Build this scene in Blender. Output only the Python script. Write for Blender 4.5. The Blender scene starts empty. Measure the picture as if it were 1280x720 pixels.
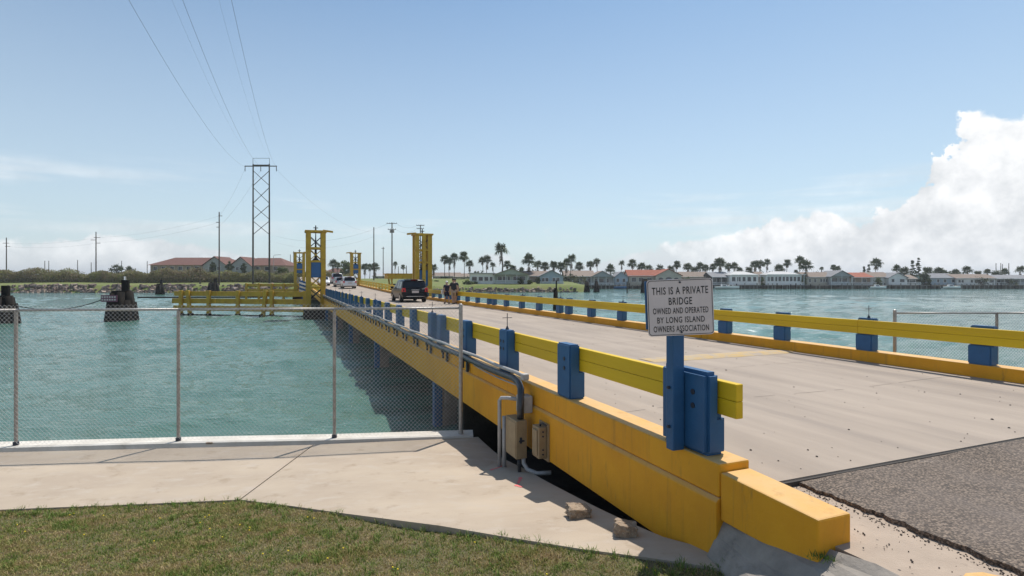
import bpy, bmesh, math, random
import numpy as np
from mathutils import Vector, Matrix
from math import radians as R, sin, cos, tan, pi, atan2, sqrt

random.seed(7)
SC = bpy.context.scene
COL = SC.collection
# ------------------------------------------------------------------ camera
F = 700.0; HX = 640.0; HY = 349.0; EYE = 3.5         # focal length and horizon in pixels of the 1280x720 photograph
cam_d = bpy.data.cameras.new('camera'); cam = bpy.data.objects.new('camera', cam_d); COL.objects.link(cam)
cam_d.sensor_width = 36; cam_d.lens = 36 * F / 1280; cam_d.shift_y = (HY - 360.0) / 1280.0
cam_d.clip_start = 0.1; cam_d.clip_end = 20000
cam.location = (0, 0, EYE); cam.rotation_euler = (R(90), 0, 0); SC.camera = cam
# ------------------------------------------------------------------ light
SUN_EL = R(62); SUN_AZ = atan2(0.51, 0.86)           # azimuth measured from +Y towards +X
SKY = 0.115
sd = bpy.data.lights.new('sun', 'SUN'); sd.energy = 4.0; sd.angle = R(0.55); sd.color = (1.0, 0.95, 0.87)
so = bpy.data.objects.new('sun', sd); COL.objects.link(so)
sv = Vector((sin(SUN_AZ) * cos(SUN_EL), cos(SUN_AZ) * cos(SUN_EL), sin(SUN_EL)))
so.rotation_euler = sv.to_track_quat('Z', 'Y').to_euler(); so.location = (0, 0, 60)
SC.view_settings.view_transform = 'Standard'; SC.view_settings.look = 'None'
SC.view_settings.exposure = 0.30; SC.view_settings.gamma = 1.0
SC.render.use_motion_blur = False

class NT:
    """small node-tree helper"""
    def __init__(s, tree): s.t = tree; s.n = tree.nodes; s.l = tree.links
    def node(s, kind, **kw):
        nd = s.n.new(kind)
        for k, v in kw.items(): setattr(nd, k, v)
        return nd
    def put(s, sock, v):
        if isinstance(v, bpy.types.NodeSocket): s.l.new(v, sock)
        elif v is not None: sock.default_value = v
    def m(s, op, a, b=None, c=None, clamp=False):
        nd = s.node('ShaderNodeMath', operation=op, use_clamp=clamp)
        s.put(nd.inputs[0], a)
        if b is not None: s.put(nd.inputs[1], b)
        if c is not None: s.put(nd.inputs[2], c)
        return nd.outputs[0]
    def mapr(s, v, a, b, c=0.0, d=1.0, smooth=False):
        nd = s.node('ShaderNodeMapRange', clamp=True)
        if smooth: nd.interpolation_type = 'SMOOTHSTEP'
        for i, x in enumerate((v, a, b, c, d)): s.put(nd.inputs[i], x)
        return nd.outputs[0]
    def mix(s, f, a, b, blend='MIX'):
        nd = s.node('ShaderNodeMix', data_type='RGBA', blend_type=blend)
        s.put(nd.inputs[0], f); s.put(nd.inputs[6], a if isinstance(a, bpy.types.NodeSocket) else (*a[:3], 1)); s.put(nd.inputs[7], b if isinstance(b, bpy.types.NodeSocket) else (*b[:3], 1))
        return nd.outputs[2]
    def noise(s, vec, scale, detail=4, rough=0.55, dist=0.0):
        nd = s.node('ShaderNodeTexNoise'); s.put(nd.inputs['Vector'], vec)
        nd.inputs['Scale'].default_value = scale; nd.inputs['Detail'].default_value = detail
        nd.inputs['Roughness'].default_value = rough; nd.inputs['Distortion'].default_value = dist
        return nd.outputs['Fac']
    def scaled(s, vec, sc, rot=(0, 0, 0), loc=(0, 0, 0)):
        nd = s.node('ShaderNodeMapping'); s.put(nd.inputs['Vector'], vec)
        nd.inputs['Scale'].default_value = sc; nd.inputs['Rotation'].default_value = rot; nd.inputs['Location'].default_value = loc
        return nd.outputs[0]

# ------------------------------------------------------------------ world: Nishita sky with a bank of cumulus
W = bpy.data.worlds.new('World'); SC.world = W; W.use_nodes = True
t = NT(W.node_tree); t.n.clear()
sky = t.node('ShaderNodeTexSky', sky_type='NISHITA'); sky.sun_disc = False
sky.sun_elevation = SUN_EL; sky.sun_rotation = SUN_AZ
sky.altitude = 0; sky.air_density = 1.0; sky.dust_density = 0.7; sky.ozone_density = 2.2
tc = t.node('ShaderNodeTexCoord'); dirv = tc.outputs['Generated']
sx = t.node('ShaderNodeSeparateXYZ'); t.put(sx.inputs[0], dirv)
az = t.m('ARCTAN2', sx.outputs[0], sx.outputs[1])
el = t.m('ARCSINE', sx.outputs[2])
n1 = t.noise(dirv, 8.0, 9, 0.60); n2 = t.noise(dirv, 24.0, 8, 0.6)
dup_ = t.node('ShaderNodeVectorMath', operation='ADD'); t.put(dup_.inputs[0], dirv); dup_.inputs[1].default_value = (0.006, 0.004, 0.022)
n1u = t.noise(dup_.outputs[0], 8.0, 9, 0.60); n2u = t.noise(dup_.outputs[0], 24.0, 8, 0.6)
sun_shading = t.m('ADD', t.m('MULTIPLY', t.m('SUBTRACT', n1, n1u), 2.6), t.m('MULTIPLY', t.m('SUBTRACT', n2, n2u), 0.9)); n3 = t.noise(t.scaled(dirv, (1, 1, 2.2)), 5.0, 6, 0.6)  # cloud sides toward the sun painted lighter, far sides greyer
azw = t.m('ADD', az, t.m('MULTIPLY', t.m('SUBTRACT', n2, 0.5), 0.10))
# top edge of the cloud bank (elevation in radians) against azimuth
pts = [(-640, 300), (-560, 292), (-500, 290), (-400, 300), (-300, 325), (-160, 338), (40, 334), (120, 322), (180, 308), (220, 298), (260, 292), (300, 280), (350, 268), (385, 262), (420, 272), (455, 258), (500, 238), (530, 220), (548, 168), (565, 146), (600, 132), (640, 140)]
cp = [(-pi, 0.10), (-2.2, 0.04), (-1.5, 0.10), (-1.0, 0.06)]
for px, py in pts:
    a_ = atan2(px, F); e_ = math.atan2(HY - py, sqrt(F * F + px * px)); cp.append((a_, max(e_, 0.004)))
cp += [(0.80, 0.27), (0.92, 0.22), (1.15, 0.10), (1.6, 0.14), (2.3, 0.05), (pi, 0.10)]
cr = t.node('ShaderNodeFloatCurve'); cv = cr.mapping.curves[0]
while len(cv.points) > 2: cv.points.remove(cv.points[-1])
P0 = [((a + pi) / (2 * pi), e * 3.0) for a, e in cp]
cv.points[0].location = P0[0]; cv.points[1].location = P0[-1]
for p in P0[1:-1]: cv.points.new(*p)
for p in cv.points: p.handle_type = 'AUTO_CLAMPED'
cr.mapping.update()
t.put(cr.inputs['Value'], t.m('DIVIDE', t.m('ADD', azw, pi), 2 * pi))
edge = t.m('DIVIDE', cr.outputs[0], 3.0)
amp = t.m('MULTIPLY', edge, 0.55)
d_ = t.m('SUBTRACT', t.m('ADD', edge, t.m('ADD', t.m('MULTIPLY', t.m('SUBTRACT', n1, 0.52), amp), t.m('MULTIPLY', t.m('SUBTRACT', n2, 0.5), 0.034))), el)
mask = t.mapr(d_, -0.001, 0.009, smooth=True)
# flaky thin cumulus beside the bank, and faint streaks
puff = t.m('MULTIPLY', t.mapr(n3, 0.60, 0.72, smooth=True), t.mapr(el, 0.14, 0.05, smooth=True))
streak = t.noise(t.scaled(dirv, (1.2, 1.2, 14)), 2.2, 5, 0.55)
stk = t.m('MULTIPLY', t.m('MULTIPLY', t.mapr(streak, 0.48, 0.68), t.mapr(el, 0.20, 0.12, smooth=True)), 0.55)
stk = t.m('MULTIPLY', stk, t.mapr(el, 0.03, 0.09))
shade = t.m('ADD', t.m('MULTIPLY', t.m('ADD', t.mapr(n1, 0.38, 0.62), t.mapr(el, 0.0, 0.20)), 0.42), sun_shading, clamp=True)
ccol = t.mix(shade, (5.3, 5.5, 5.7), (8.3, 8.3, 8.3))
hs = t.node('ShaderNodeHueSaturation'); hs.inputs['Saturation'].default_value = 1.04; hs.inputs['Value'].default_value = 0.88
t.put(hs.inputs['Color'], sky.outputs[0])
skyc = t.mix(1.0, hs.outputs[0], (0.66, 0.89, 0.96), 'MULTIPLY')
skyc = t.mix(t.mapr(el, 0.50, 0.0, 0.10, 0.70), skyc, (5.5, 6.15, 6.5))
veil = t.m('MAXIMUM', t.m('MULTIPLY', mask, t.mapr(edge, 0.01, 0.09, 0.35, 1.0)), t.m('MAXIMUM', t.m('MULTIPLY', puff, 0.75), stk))
fin = t.mix(veil, skyc, ccol)
bg = t.node('ShaderNodeBackground'); t.put(bg.inputs[0], fin); bg.inputs[1].default_value = SKY
ow = t.node('ShaderNodeOutputWorld'); t.l.new(bg.outputs[0], ow.inputs[0])

# ------------------------------------------------------------------ frames
TH = math.atan(285.0 / F); CT, ST = cos(TH), sin(TH)
def B(a, tt, z=0.0):                      # bridge frame: a = across (to the right), tt = along the bridge
    return Vector((a * CT - tt * ST, a * ST + tt * CT, z))
def zs(tt):                               # level of the footpath: flat, then a ramp up to the road
    return 0.68 + max(0.0, min(0.87, (8.3 - tt) * 0.117))
def at(x, y, z):                          # point of height z seen at pixel (x, y)
    Y = (EYE - z) * F / (y - HY); return Vector(((x - HX) * Y / F, Y, z))
def atY(x, y, Y): return Vector(((x - HX) * Y / F, Y, EYE - (y - HY) * Y / F))
def gp(x, y):                             # point on the footpath seen at pixel (x, y)
    z = 0.8
    for _ in range(25):
        p = at(x, y, z); tt = p.y * CT - p.x * ST; z = 0.5 * z + 0.5 * zs(tt)
    return at(x, y, z)

# ------------------------------------------------------------------ materials
MATS = {}
def mat(name, c1, c2=None, scale=3.0, rough=0.8, bump=0.0, bscale=60.0, metal=0.0, c3=None, spec=0.5, detail=6, stretch=(1, 1, 1), lo=0.35, hi=0.65, spots=None, dirt=None, coat=0.0):
    if name in MATS: return MATS[name]
    m = bpy.data.materials.new(name); m.use_nodes = True; MATS[name] = m
    t = NT(m.node_tree); b = t.n['Principled BSDF']
    b.inputs['Roughness'].default_value = rough; b.inputs['Metallic'].default_value = metal
    b.inputs['Specular IOR Level'].default_value = spec; b.inputs['Coat Weight'].default_value = coat
    tc = t.node('ShaderNodeTexCoord'); v = tc.outputs['Object']; vs = t.scaled(v, stretch)
    col = None
    if c2 is None: b.inputs['Base Color'].default_value = (*c1, 1)
    else:
        col = t.mix(t.mapr(t.noise(vs, scale, detail, 0.6), lo, hi), c1, c2)
        if c3: col = t.mix(t.mapr(t.noise(vs, scale * 4.3, 5, 0.65), 0.52, 0.72), col, c3)
        if dirt:                          # (colour, scale, low, high)
            col = t.mix(t.mapr(t.noise(t.scaled(v, dirt[4] if len(dirt) > 4 else (1, 1, 1)), dirt[1], 8, 0.7), dirt[2], dirt[3]), col, dirt[0])
        if spots:                         # (colour, scale, radius)
            vo = t.node('ShaderNodeTexVoronoi'); t.put(vo.inputs['Vector'], v); vo.inputs['Scale'].default_value = spots[1]
            k = t.m('MULTIPLY', t.mapr(vo.outputs['Distance'], spots[2], spots[2] * 0.5), t.mapr(t.noise(v, spots[1] * 0.3, 2), 0.5, 0.6))
            col = t.mix(k, col, spots[0])
        t.put(b.inputs['Base Color'], col)
    if bump:
        bn = t.node('ShaderNodeBump'); bn.inputs['Strength'].default_value = 1.0; bn.inputs['Distance'].default_value = bump
        t.put(bn.inputs['Height'], t.noise(vs, bscale, 5, 0.6)); t.put(b.inputs['Normal'], bn.outputs[0])
    return m

def M_():
    pass
yellow = mat('ochre_yellow_paint', (0.76, 0.355, 0.018), (0.67, 0.295, 0.016), 1.6, 0.66, 0.0045, 16, dirt=((0.30, 0.17, 0.04), 5.0, 0.60, 0.80, (1, 1, 0.25)), spots=((0.10, 0.06, 0.03), 3.0, 0.05), spec=0.3)
def weather(m, dust, amt):
    t = NT(m.node_tree); b = t.n['Principled BSDF']; src = b.inputs['Base Color'].links[0].from_socket
    tc = t.node('ShaderNodeTexCoord'); v = tc.outputs['Object']; g = t.node('ShaderNodeNewGeometry'); sp = t.node('ShaderNodeSeparateXYZ'); t.put(sp.inputs[0], g.outputs['Normal'])
    up = t.mapr(sp.outputs[2], 0.35, 0.9); k = t.m('MULTIPLY', up, t.mapr(t.noise(v, 2.3, 6, 0.65), 0.30, 0.62, amt * .55, amt))
    c = t.mix(k, src, dust)
    run = t.m('MULTIPLY', t.mapr(t.noise(t.scaled(v, (9, 9, .55)), 1.0, 5, 0.6), 0.56, 0.76), 0.5); c = t.mix(run, c, (0.34, 0.165, 0.035))
    chip = t.m('MULTIPLY', t.mapr(t.noise(v, 30, 4, 0.7), 0.72, 0.76), t.mapr(t.noise(v, 2.1, 3, .5), 0.52, 0.62)); c = t.mix(chip, c, (0.20, 0.15, 0.11))
    t.put(b.inputs['Base Color'], c)
weather(yellow, (0.60, 0.40, 0.19), 0.85)
yellowtop = yellow
railyel = mat('bright_yellow_board_paint', (0.70, 0.47, 0.012), (0.58, 0.37, 0.012), 2.0, 0.55, 0.002, 22, stretch=(1, 0.15, 1.6), dirt=((0.27, 0.19, 0.03), 9.0, 0.63, 0.80, (1, 0.12, 1)), spec=0.3)
blue = mat('blue_concrete_paint', (0.024, 0.105, 0.24), (0.019, 0.083, 0.19), 2.5, 0.5, 0.003, 30, dirt=((0.06, 0.11, 0.17), 11.0, 0.62, 0.80), spec=0.35)
bolt = mat('dark_bolt_metal', (0.02, 0.025, 0.04), None, rough=0.5)
concrete = mat('pale_footpath_concrete', (0.46, 0.375, 0.285), (0.365, 0.29, 0.22), 0.9, 0.9, 0.0018, 90, c3=(0.44, 0.37, 0.30), stretch=(0.7, 1.3, 1), dirt=((0.27, 0.20, 0.13), 2.6, 0.56, 0.78), spots=((0.10, 0.075, 0.05), 2.6, 0.035), lo=0.3, hi=0.7)
capconc = mat('white_seawall_concrete', (0.66, 0.62, 0.56), (0.52, 0.48, 0.42), 3, 0.9, 0.003, 50, dirt=((0.30, 0.25, 0.19), 6, 0.62, 0.8))
grayconc = mat('grey_rough_concrete', (0.33, 0.29, 0.25), (0.22, 0.195, 0.17), 4, 0.95, 0.006, 30, dirt=((0.12, 0.10, 0.08), 9, 0.58, 0.8))
paveconc = mat('worn_pinkish_concrete', (0.42, 0.33, 0.255), (0.34, 0.265, 0.205), 2.2, 0.95, 0.004, 60, dirt=((0.17, 0.13, 0.10), 8, 0.62, 0.82), spots=((0.03, 0.03, 0.03), 14, 0.16))
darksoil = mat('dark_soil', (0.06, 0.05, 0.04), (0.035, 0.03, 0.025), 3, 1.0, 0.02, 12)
pileconc = mat('weathered_pile_concrete', (0.26, 0.20, 0.17), (0.16, 0.13, 0.11), 3, 0.95, 0.006, 20)
galv = mat('galvanised_steel', (0.42, 0.40, 0.38), (0.30, 0.28, 0.26), 18, 0.45, 0.0006, 80, metal=0.55)
galvpost = mat('dull_fence_post_steel', (0.40, 0.35, 0.31), (0.26, 0.22, 0.19), 12, 0.55, 0.001, 60, metal=0.35, dirt=((0.14, 0.09, 0.06), 14, 0.6, 0.8))
wire = mat('fence_wire_steel', (0.62, 0.60, 0.57), None, rough=0.5, metal=0.3)
greypipe = mat('grey_pvc_pipe', (0.40, 0.39, 0.38), (0.32, 0.31, 0.30), 9, 0.5)
blackpipe = mat('black_cable_jacket', (0.02, 0.021, 0.025), (0.05, 0.05, 0.055), 8, 0.35)
tanbox = mat('tan_meter_box_paint', (0.33, 0.24, 0.135), (0.27, 0.19, 0.105), 7, 0.55, 0.001, 40, dirt=((0.16, 0.09, 0.04), 12, 0.62, 0.8))
white = mat('sign_white_paint', (0.60, 0.52, 0.49), (0.54, 0.47, 0.44), 5, 0.55)
black = mat('black_lettering_paint', (0.018, 0.016, 0.016), None, rough=0.6)
blacktar = mat('tarred_black_timber', (0.006, 0.006, 0.0055), (0.022, 0.017, 0.013), 5, 0.9, 0.02, 12, stretch=(1, 1, 0.3), spec=0.15)
wood = mat('weathered_pole_wood', (0.10, 0.075, 0.055), (0.06, 0.045, 0.035), 6, 0.9, stretch=(1, 1, 0.1))
stone = mat('broken_concrete_stone', (0.36, 0.27, 0.19), (0.20, 0.145, 0.10), 9, 0.95, 0.02, 25, c3=(0.47, 0.38, 0.28))
glass = mat('dark_window_glass', (0.012, 0.014, 0.018), None, rough=0.10, spec=0.4)
redlens = mat('red_lamp_lens', (0.55, 0.012, 0.01), None, rough=0.25)
rubber = mat('tyre_rubber', (0.018, 0.018, 0.018), None, rough=0.85)
alloy = mat('alloy_wheel_metal', (0.42, 0.42, 0.43), None, rough=0.35, metal=0.7)
chrome = mat('bright_trim_metal', (0.6, 0.6, 0.62), None, rough=0.25, metal=0.9)
pinkpaint = mat('pink_survey_paint', (0.75, 0.16, 0.16), (0.62, 0.20, 0.18), 30, 0.9)
leafg = None

def rnd_mat(name, cols, rough=0.7, trans=0.0, patch=None):
    """colour picked per loose piece, drifting with position"""
    m = bpy.data.materials.new(name); m.use_nodes = True; t = NT(m.node_tree); b = t.n['Principled BSDF']
    b.inputs['Roughness'].default_value = rough; b.inputs['Specular IOR Level'].default_value = 0.25
    g = t.node('ShaderNodeNewGeometry'); tc = t.node('ShaderNodeTexCoord')
    rp = t.node('ShaderNodeValToRGB'); rp.color_ramp.interpolation = 'LINEAR'
    e = rp.color_ramp.elements
    while len(e) > 1: e.remove(e[-1])
    for i, c in enumerate(cols):
        q = e[0] if i == 0 else e.new(i / (len(cols) - 1)); q.position = i / (len(cols) - 1); q.color = (*c, 1)
    f = g.outputs['Random Per Island']
    if patch:
        n = t.mapr(t.noise(tc.outputs['Object'], patch[0], 4, 0.6), 0.32, 0.68)
        f = t.m('ADD', t.m('MULTIPLY', f, 1 - patch[1]), t.m('MULTIPLY', n, patch[1]), clamp=True)
    t.put(rp.inputs[0], f); t.put(b.inputs['Base Color'], rp.outputs[0])
    if trans:
        tr = t.node('ShaderNodeBsdfTranslucent'); t.put(tr.inputs[0], rp.outputs[0]); mx = t.node('ShaderNodeMixShader'); mx.inputs[0].default_value = trans
        o = t.n['Material Output']; t.l.new(b.outputs[0], mx.inputs[1]); t.l.new(tr.outputs[0], mx.inputs[2]); t.l.new(mx.outputs[0], o.inputs[0])
    return m

# ------------------------------------------------------------------ mesh builder
class MB:
    def __init__(s): s.v = []; s.f = []
    def add(s, vs, fs):
        o = len(s.v); s.v += [tuple(v) for v in vs]; s.f += [tuple(i + o for i in f) for f in fs]; return s
    def box(s, x0, x1, y0, y1, z0, z1):
        return s.add([(x0, y0, z0), (x1, y0, z0), (x1, y1, z0), (x0, y1, z0), (x0, y0, z1), (x1, y0, z1), (x1, y1, z1), (x0, y1, z1)],
                     [(3, 2, 1, 0), (4, 5, 6, 7), (0, 1, 5, 4), (1, 2, 6, 5), (2, 3, 7, 6), (3, 0, 4, 7)])
    def hexa(s, b, tp):                   # bottom and top quads, anticlockwise
        return s.add(list(b) + list(tp), [(3, 2, 1, 0), (4, 5, 6, 7), (0, 1, 5, 4), (1, 2, 6, 5), (2, 3, 7, 6), (3, 0, 4, 7)])
    def bar(s, p, q, w, h=None, up=(0, 0, 1)):
        p, q = Vector(p), Vector(q); d = (q - p).normalized(); u = Vector(up)
        if abs(d.dot(u)) > 0.98: u = Vector((0, 1, 0))
        r = d.cross(u).normalized() * (w / 2); u2 = r.cross(d).normalized() * ((h or w) / 2)
        return s.hexa([p - r - u2, p + r - u2, q + r - u2, q - r - u2], [p - r + u2, p + r + u2, q + r + u2, q - r + u2])
    def tube(s, pts, r, n=8, caps=True):
        pts = [Vector(p) for p in pts]; rs = r if isinstance(r, (list, tuple)) else [r] * len(pts)
        o = len(s.v); up = None
        for i, p in enumerate(pts):
            d = (pts[min(i + 1, len(pts) - 1)] - pts[max(i - 1, 0)]).normalized()
            if up is None: up = Vector((0, 0, 1)) if abs(d.z) < 0.9 else Vector((1, 0, 0))
            a = d.cross(up).normalized(); b = a.cross(d).normalized(); up = b
            for k in range(n):
                th = 2 * pi * k / n; s.v.append(tuple(p + a * (cos(th) * rs[i]) + b * (sin(th) * rs[i])))
        for i in range(len(pts) - 1):
            for k in range(n):
                k2 = (k + 1) % n; s.f.append((o + i * n + k, o + i * n + k2, o + (i + 1) * n + k2, o + (i + 1) * n + k))
        if caps:
            s.f.append(tuple(o + k for k in range(n))[::-1]); s.f.append(tuple(o + (len(pts) - 1) * n + k for k in range(n)))
        return s
    def prism(s, poly, y0, y1, axis='y'): # poly of (x, z) extruded along y (or (y, z) along x)
        n = len(poly)
        mk = (lambda p, e: (p[0], e, p[1])) if axis == 'y' else ((lambda p, e: (e, p[0], p[1])) if axis == 'x' else (lambda p, e: (p[0], p[1], e)))
        vs = [mk(p, y0) for p in poly] + [mk(p, y1) for p in poly]
        fs = [tuple(range(n))[::-1], tuple(range(n, 2 * n))] + [(i, (i + 1) % n, n + (i + 1) % n, n + i) for i in range(n)]
        return s.add(vs, fs)
    def quad(s, a, b, c, d): return s.add([a, b, c, d], [(0, 1, 2, 3)])
    def mesh(s, name):
        me = bpy.data.meshes.new(name); me.from_pydata(s.v, [], s.f); me.update(); return me
    def build(s, name, m, parent=None, loc=(0, 0, 0), rotz=0.0, bevel=0.0, smooth=False, fix=True, off=None, seg=2):
        if off is not None: s.v = [(v[0] - off[0], v[1] - off[1], v[2] - off[2]) for v in s.v]
        me = s.mesh(name)
        if fix:
            bm = bmesh.new(); bm.from_mesh(me); bmesh.ops.recalc_face_normals(bm, faces=bm.faces); bm.to_mesh(me); bm.free()
        if m: me.materials.append(m)
        if smooth:
            me.polygons.foreach_set('use_smooth', [True] * len(me.polygons))
        ob = bpy.data.objects.new(name, me); COL.objects.link(ob); ob.location = loc; ob.rotation_euler = (0, 0, rotz)
        if parent: ob.parent = parent
        if bevel:
            bv = ob.modifiers.new('bevel', 'BEVEL'); bv.width = bevel; bv.segments = seg; bv.limit_method = 'ANGLE'; bv.angle_limit = R(40)
        return ob
def tag(o, label=None, cat=None, group=None, kind=None):
    if label: o['label'] = label
    if cat: o['category'] = cat
    if group: o['group'] = group
    if kind: o['kind'] = kind
    return o
def thing(name, label, cat, loc=(0, 0, 0), rotz=0.0, group=None):
    o = bpy.data.objects.new(name, None); COL.objects.link(o); o.location = loc; o.rotation_euler = (0, 0, rotz); o.empty_display_size = 0.3
    return tag(o, label, cat, group)
def link_mesh(name, me, parent, loc=(0, 0, 0), rot=(0, 0, 0), sc=(1, 1, 1)):
    o = bpy.data.objects.new(name, me); COL.objects.link(o); o.parent = parent; o.location = loc; o.rotation_euler = rot; o.scale = sc; return o
def copy_tree(o, parent=None):
    c = o.copy(); COL.objects.link(c); c.parent = parent
    for ch in list(o.children): copy_tree(ch, c)
    return c
OFF = (7.5, 3.6, 0)
def bthing(name, label, cat, group=None, off=OFF): return thing(name, label, cat, B(off[0], off[1], off[2]), TH, group)
# ================================================================== SETTING: water, land
def water():
    m = bpy.data.materials.new('teal_bay_water'); m.use_nodes = True; t = NT(m.node_tree); b = t.n['Principled BSDF']
    tc = t.node('ShaderNodeTexCoord'); v = tc.outputs['Object']
    big = t.noise(t.scaled(v, (0.35, 1.0, 1), (0, 0, R(-14))), 0.10, 4, 0.6)
    pat = t.noise(t.scaled(v, (0.25, 1.0, 1)), 0.035, 5, 0.6)
    col = t.mix(t.mapr(big, 0.35, 0.7), (0.052, 0.118, 0.085), (0.078, 0.160, 0.120))
    col = t.mix(t.mapr(pat, 0.38, 0.66), col, (0.125, 0.235, 0.205))
    fr_ = t.mapr(t.noise(t.scaled(v, (0.5, 1.4, 1), (0, 0, R(-16))), 1.1, 5, 0.6), 0.40, 0.62)
    col = t.mix(t.m('MULTIPLY', fr_, 0.35), col, (0.035, 0.10, 0.075))
    t.put(b.inputs['Base Color'], col); b.inputs['Roughness'].default_value = 0.06; b.inputs['IOR'].default_value = 1.33
    b.inputs['Specular IOR Level'].default_value = 0.5
    w2 = t.noise(t.scaled(v, (0.6, 1.5, 1), (0, 0, R(12))), 2.6, 4, 0.6, 0.3)
    w3 = t.noise(v, 9.5, 4, 0.65)
    h = t.m('ADD', t.m('MULTIPLY', w2, 0.10), t.m('MULTIPLY', w3, 0.045))
    bn = t.node('ShaderNodeBump'); bn.inputs['Strength'].default_value = 1.0; bn.inputs['Distance'].default_value = 0.8
    t.put(bn.inputs['Height'], h); t.put(b.inputs['Normal'], bn.outputs[0])
    # real waves: a fan of rows that get coarser with distance
    rows = 640; ys = 9.0 * (5000 / 9.0) ** (np.linspace(0, 1, rows) ** 1.0)
    cols = 620; u = np.linspace(-1.35, 1.35, cols); Y, U = np.meshgrid(ys, u, indexing='ij'); X = U * Y
    dy = Y * (math.log(5000 / 9.0) / rows); rng = np.random.default_rng(5); Z = np.zeros_like(X)
    gust = 0.75 + 0.35 * np.sin(X * .05 + Y * .09 + 1) * np.sin(X * .021 - Y * .043) + .2 * np.sin(X * .19 + Y * .13)
    for k in range(46):
        lam = 0.38 * (4.2 / 0.38) ** rng.uniform(0, 1); th = rng.normal(R(112), R(27)); kx, ky = cos(th) * 2 * pi / lam, sin(th) * 2 * pi / lam
        A = 0.0072 * lam ** 0.9; Z += A * np.clip(lam / (2.2 * dy) - 0.6, 0, 1) * np.sin(kx * X + ky * Y + rng.uniform(0, 6.28) + 0.7 * np.sin(X * .31 / lam + k))
    Z *= gust
    me = bpy.data.meshes.new('water'); V = np.stack([X, Y, Z], -1).reshape(-1, 3); me.vertices.add(len(V)); me.vertices.foreach_set('co', V.ravel())
    i = (np.arange(rows - 1)[:, None] * cols + np.arange(cols - 1)[None]).ravel(); L = np.stack([i, i + 1, i + cols + 1, i + cols], 1).ravel(); n = len(i)
    me.loops.add(4 * n); me.loops.foreach_set('vertex_index', L); me.polygons.add(n); me.polygons.foreach_set('loop_start', np.arange(n) * 4); me.polygons.foreach_set('loop_total', np.full(n, 4))
    me.polygons.foreach_set('use_smooth', np.ones(n, bool)); me.update(); me.materials.append(m)
    o = bpy.data.objects.new('water', me); COL.objects.link(o); tag(o, 'teal green choppy bay water', kind='structure')
    tag(MB().quad((-3000, 9.0, -.35), (3000, 9.0, -.35), (3000, 6000, -.35), (-3000, 6000, -.35)).build('deep_water', m), 'calm water sheet below the waves', kind='structure')
    tag(MB().quad((-3000, 9.0, -3), (3000, 9.0, -3), (3000, 6000, -3), (-3000, 6000, -3)).build('seabed', darksoil), kind='structure')
water()

SHORE = [(-900, 144), (-75, 144), (-60, 143), (-52, 132), (-46, 112), (-40, 104), (-28, 106), (-21, 122), (-13, 148), (0, 151), (17, 152), (21, 158), (25, 196), (30, 204), (900, 204)]
def shoreY(x):
    for (x0, y0), (x1, y1) in zip(SHORE, SHORE[1:]):
        if x0 <= x <= x1: return y0 + (y1 - y0) * (x - x0) / (x1 - x0)
    return 144
def landz(x, y):
    d = y - shoreY(x)
    right = 1 / (1 + math.exp(-(x - 24) / 3.0))
    prof = [(-4, -1.6), (0, -0.1), (2.6, 1.75), (30, 2.65), (60, 3.7), (3000, 3.9)]
    z = prof[-1][1]
    for (d0, z0), (d1, z1) in zip(prof, prof[1:]):
        if d <= d1: z = z0 + (z1 - z0) * max(0, (d - d0)) / (d1 - d0); break
    return z if d < 0.2 else z * (1 - right) + min(z, 1.45) * right
def land():
    g = mat('shore_grass', (0.10, 0.145, 0.022), (0.155, 0.165, 0.04), 0.22, 0.95, 0.05, 3, c3=(0.17, 0.13, 0.06), dirt=((0.30, 0.22, 0.15), 0.09, 0.60, 0.72))
    xs = list(np.concatenate([np.linspace(-900, -110, 18), np.linspace(-100, 34, 90), np.linspace(38, 260, 40), np.linspace(300, 900, 10)]))
    ds = [-4, 0, 1.2, 2.6, 8, 16, 30, 45, 60, 120, 400, 3000]
    mb = MB(); n = len(ds)
    for x in xs:
        for d in ds: mb.v.append((x, shoreY(x) + d, landz(x, shoreY(x) + d)))
    for i in range(len(xs) - 1):
        for j in range(n - 1): mb.f.append((i * n + j, (i + 1) * n + j, (i + 1) * n + j + 1, i * n + j + 1))
    tag(mb.build('far_shore', g, smooth=True, fix=False), 'low grassy shore of the island across the water', kind='structure')
land()

# near ground: footpath, ramp, lawn, apron, road ---------------------------------------------------
EDGE = [(-340, 662), (-150, 646), (0, 637), (150, 631), (300, 624.5), (362, 632), (425, 641), (495, 650), (550, 657), (620, 669), (726, 686), (833, 700), (920, 714)]
EP = [gp(*p) for p in EDGE] + [gp(975, 722)]
FP = [gp(20, 559), gp(223, 553.5), gp(418, 549.5), gp(576, 544.5)]           # fence posts
fdir = (FP[3] - FP[0]).normalized(); fnor = Vector((-fdir.y, fdir.x, 0))
F0 = FP[0] - fdir * 12
def grid2(front, back, n, z=None, m=None, name='x', thick=0.12, **kw):
    """a slab between two polylines of equal length"""
    mb = MB(); k = len(front)
    for f_, b_ in zip(front, back):
        for j in range(n + 1): mb.v.append(tuple(f_.lerp(b_, j / n)))
    for i in range(k - 1):
        for j in range(n): mb.f.append((i * (n + 1) + j, (i + 1) * (n + 1) + j, (i + 1) * (n + 1) + j + 1, i * (n + 1) + j + 1))
    nv = len(mb.v)
    mb.v += [(v[0], v[1], v[2] - thick) for v in mb.v[:nv]]
    ring = [i * (n + 1) for i in range(k)] + [(k - 1) * (n + 1) + j for j in range(1, n + 1)] + [i * (n + 1) + n for i in range(k - 2, -1, -1)] + [j for j in range(n - 1, 0, -1)]
    for a_, b_ in zip(ring, ring[1:] + ring[:1]): mb.f.append((a_, a_ + nv, b_ + nv, b_))
    return mb.build(name, m, fix=True, **kw)
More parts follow.
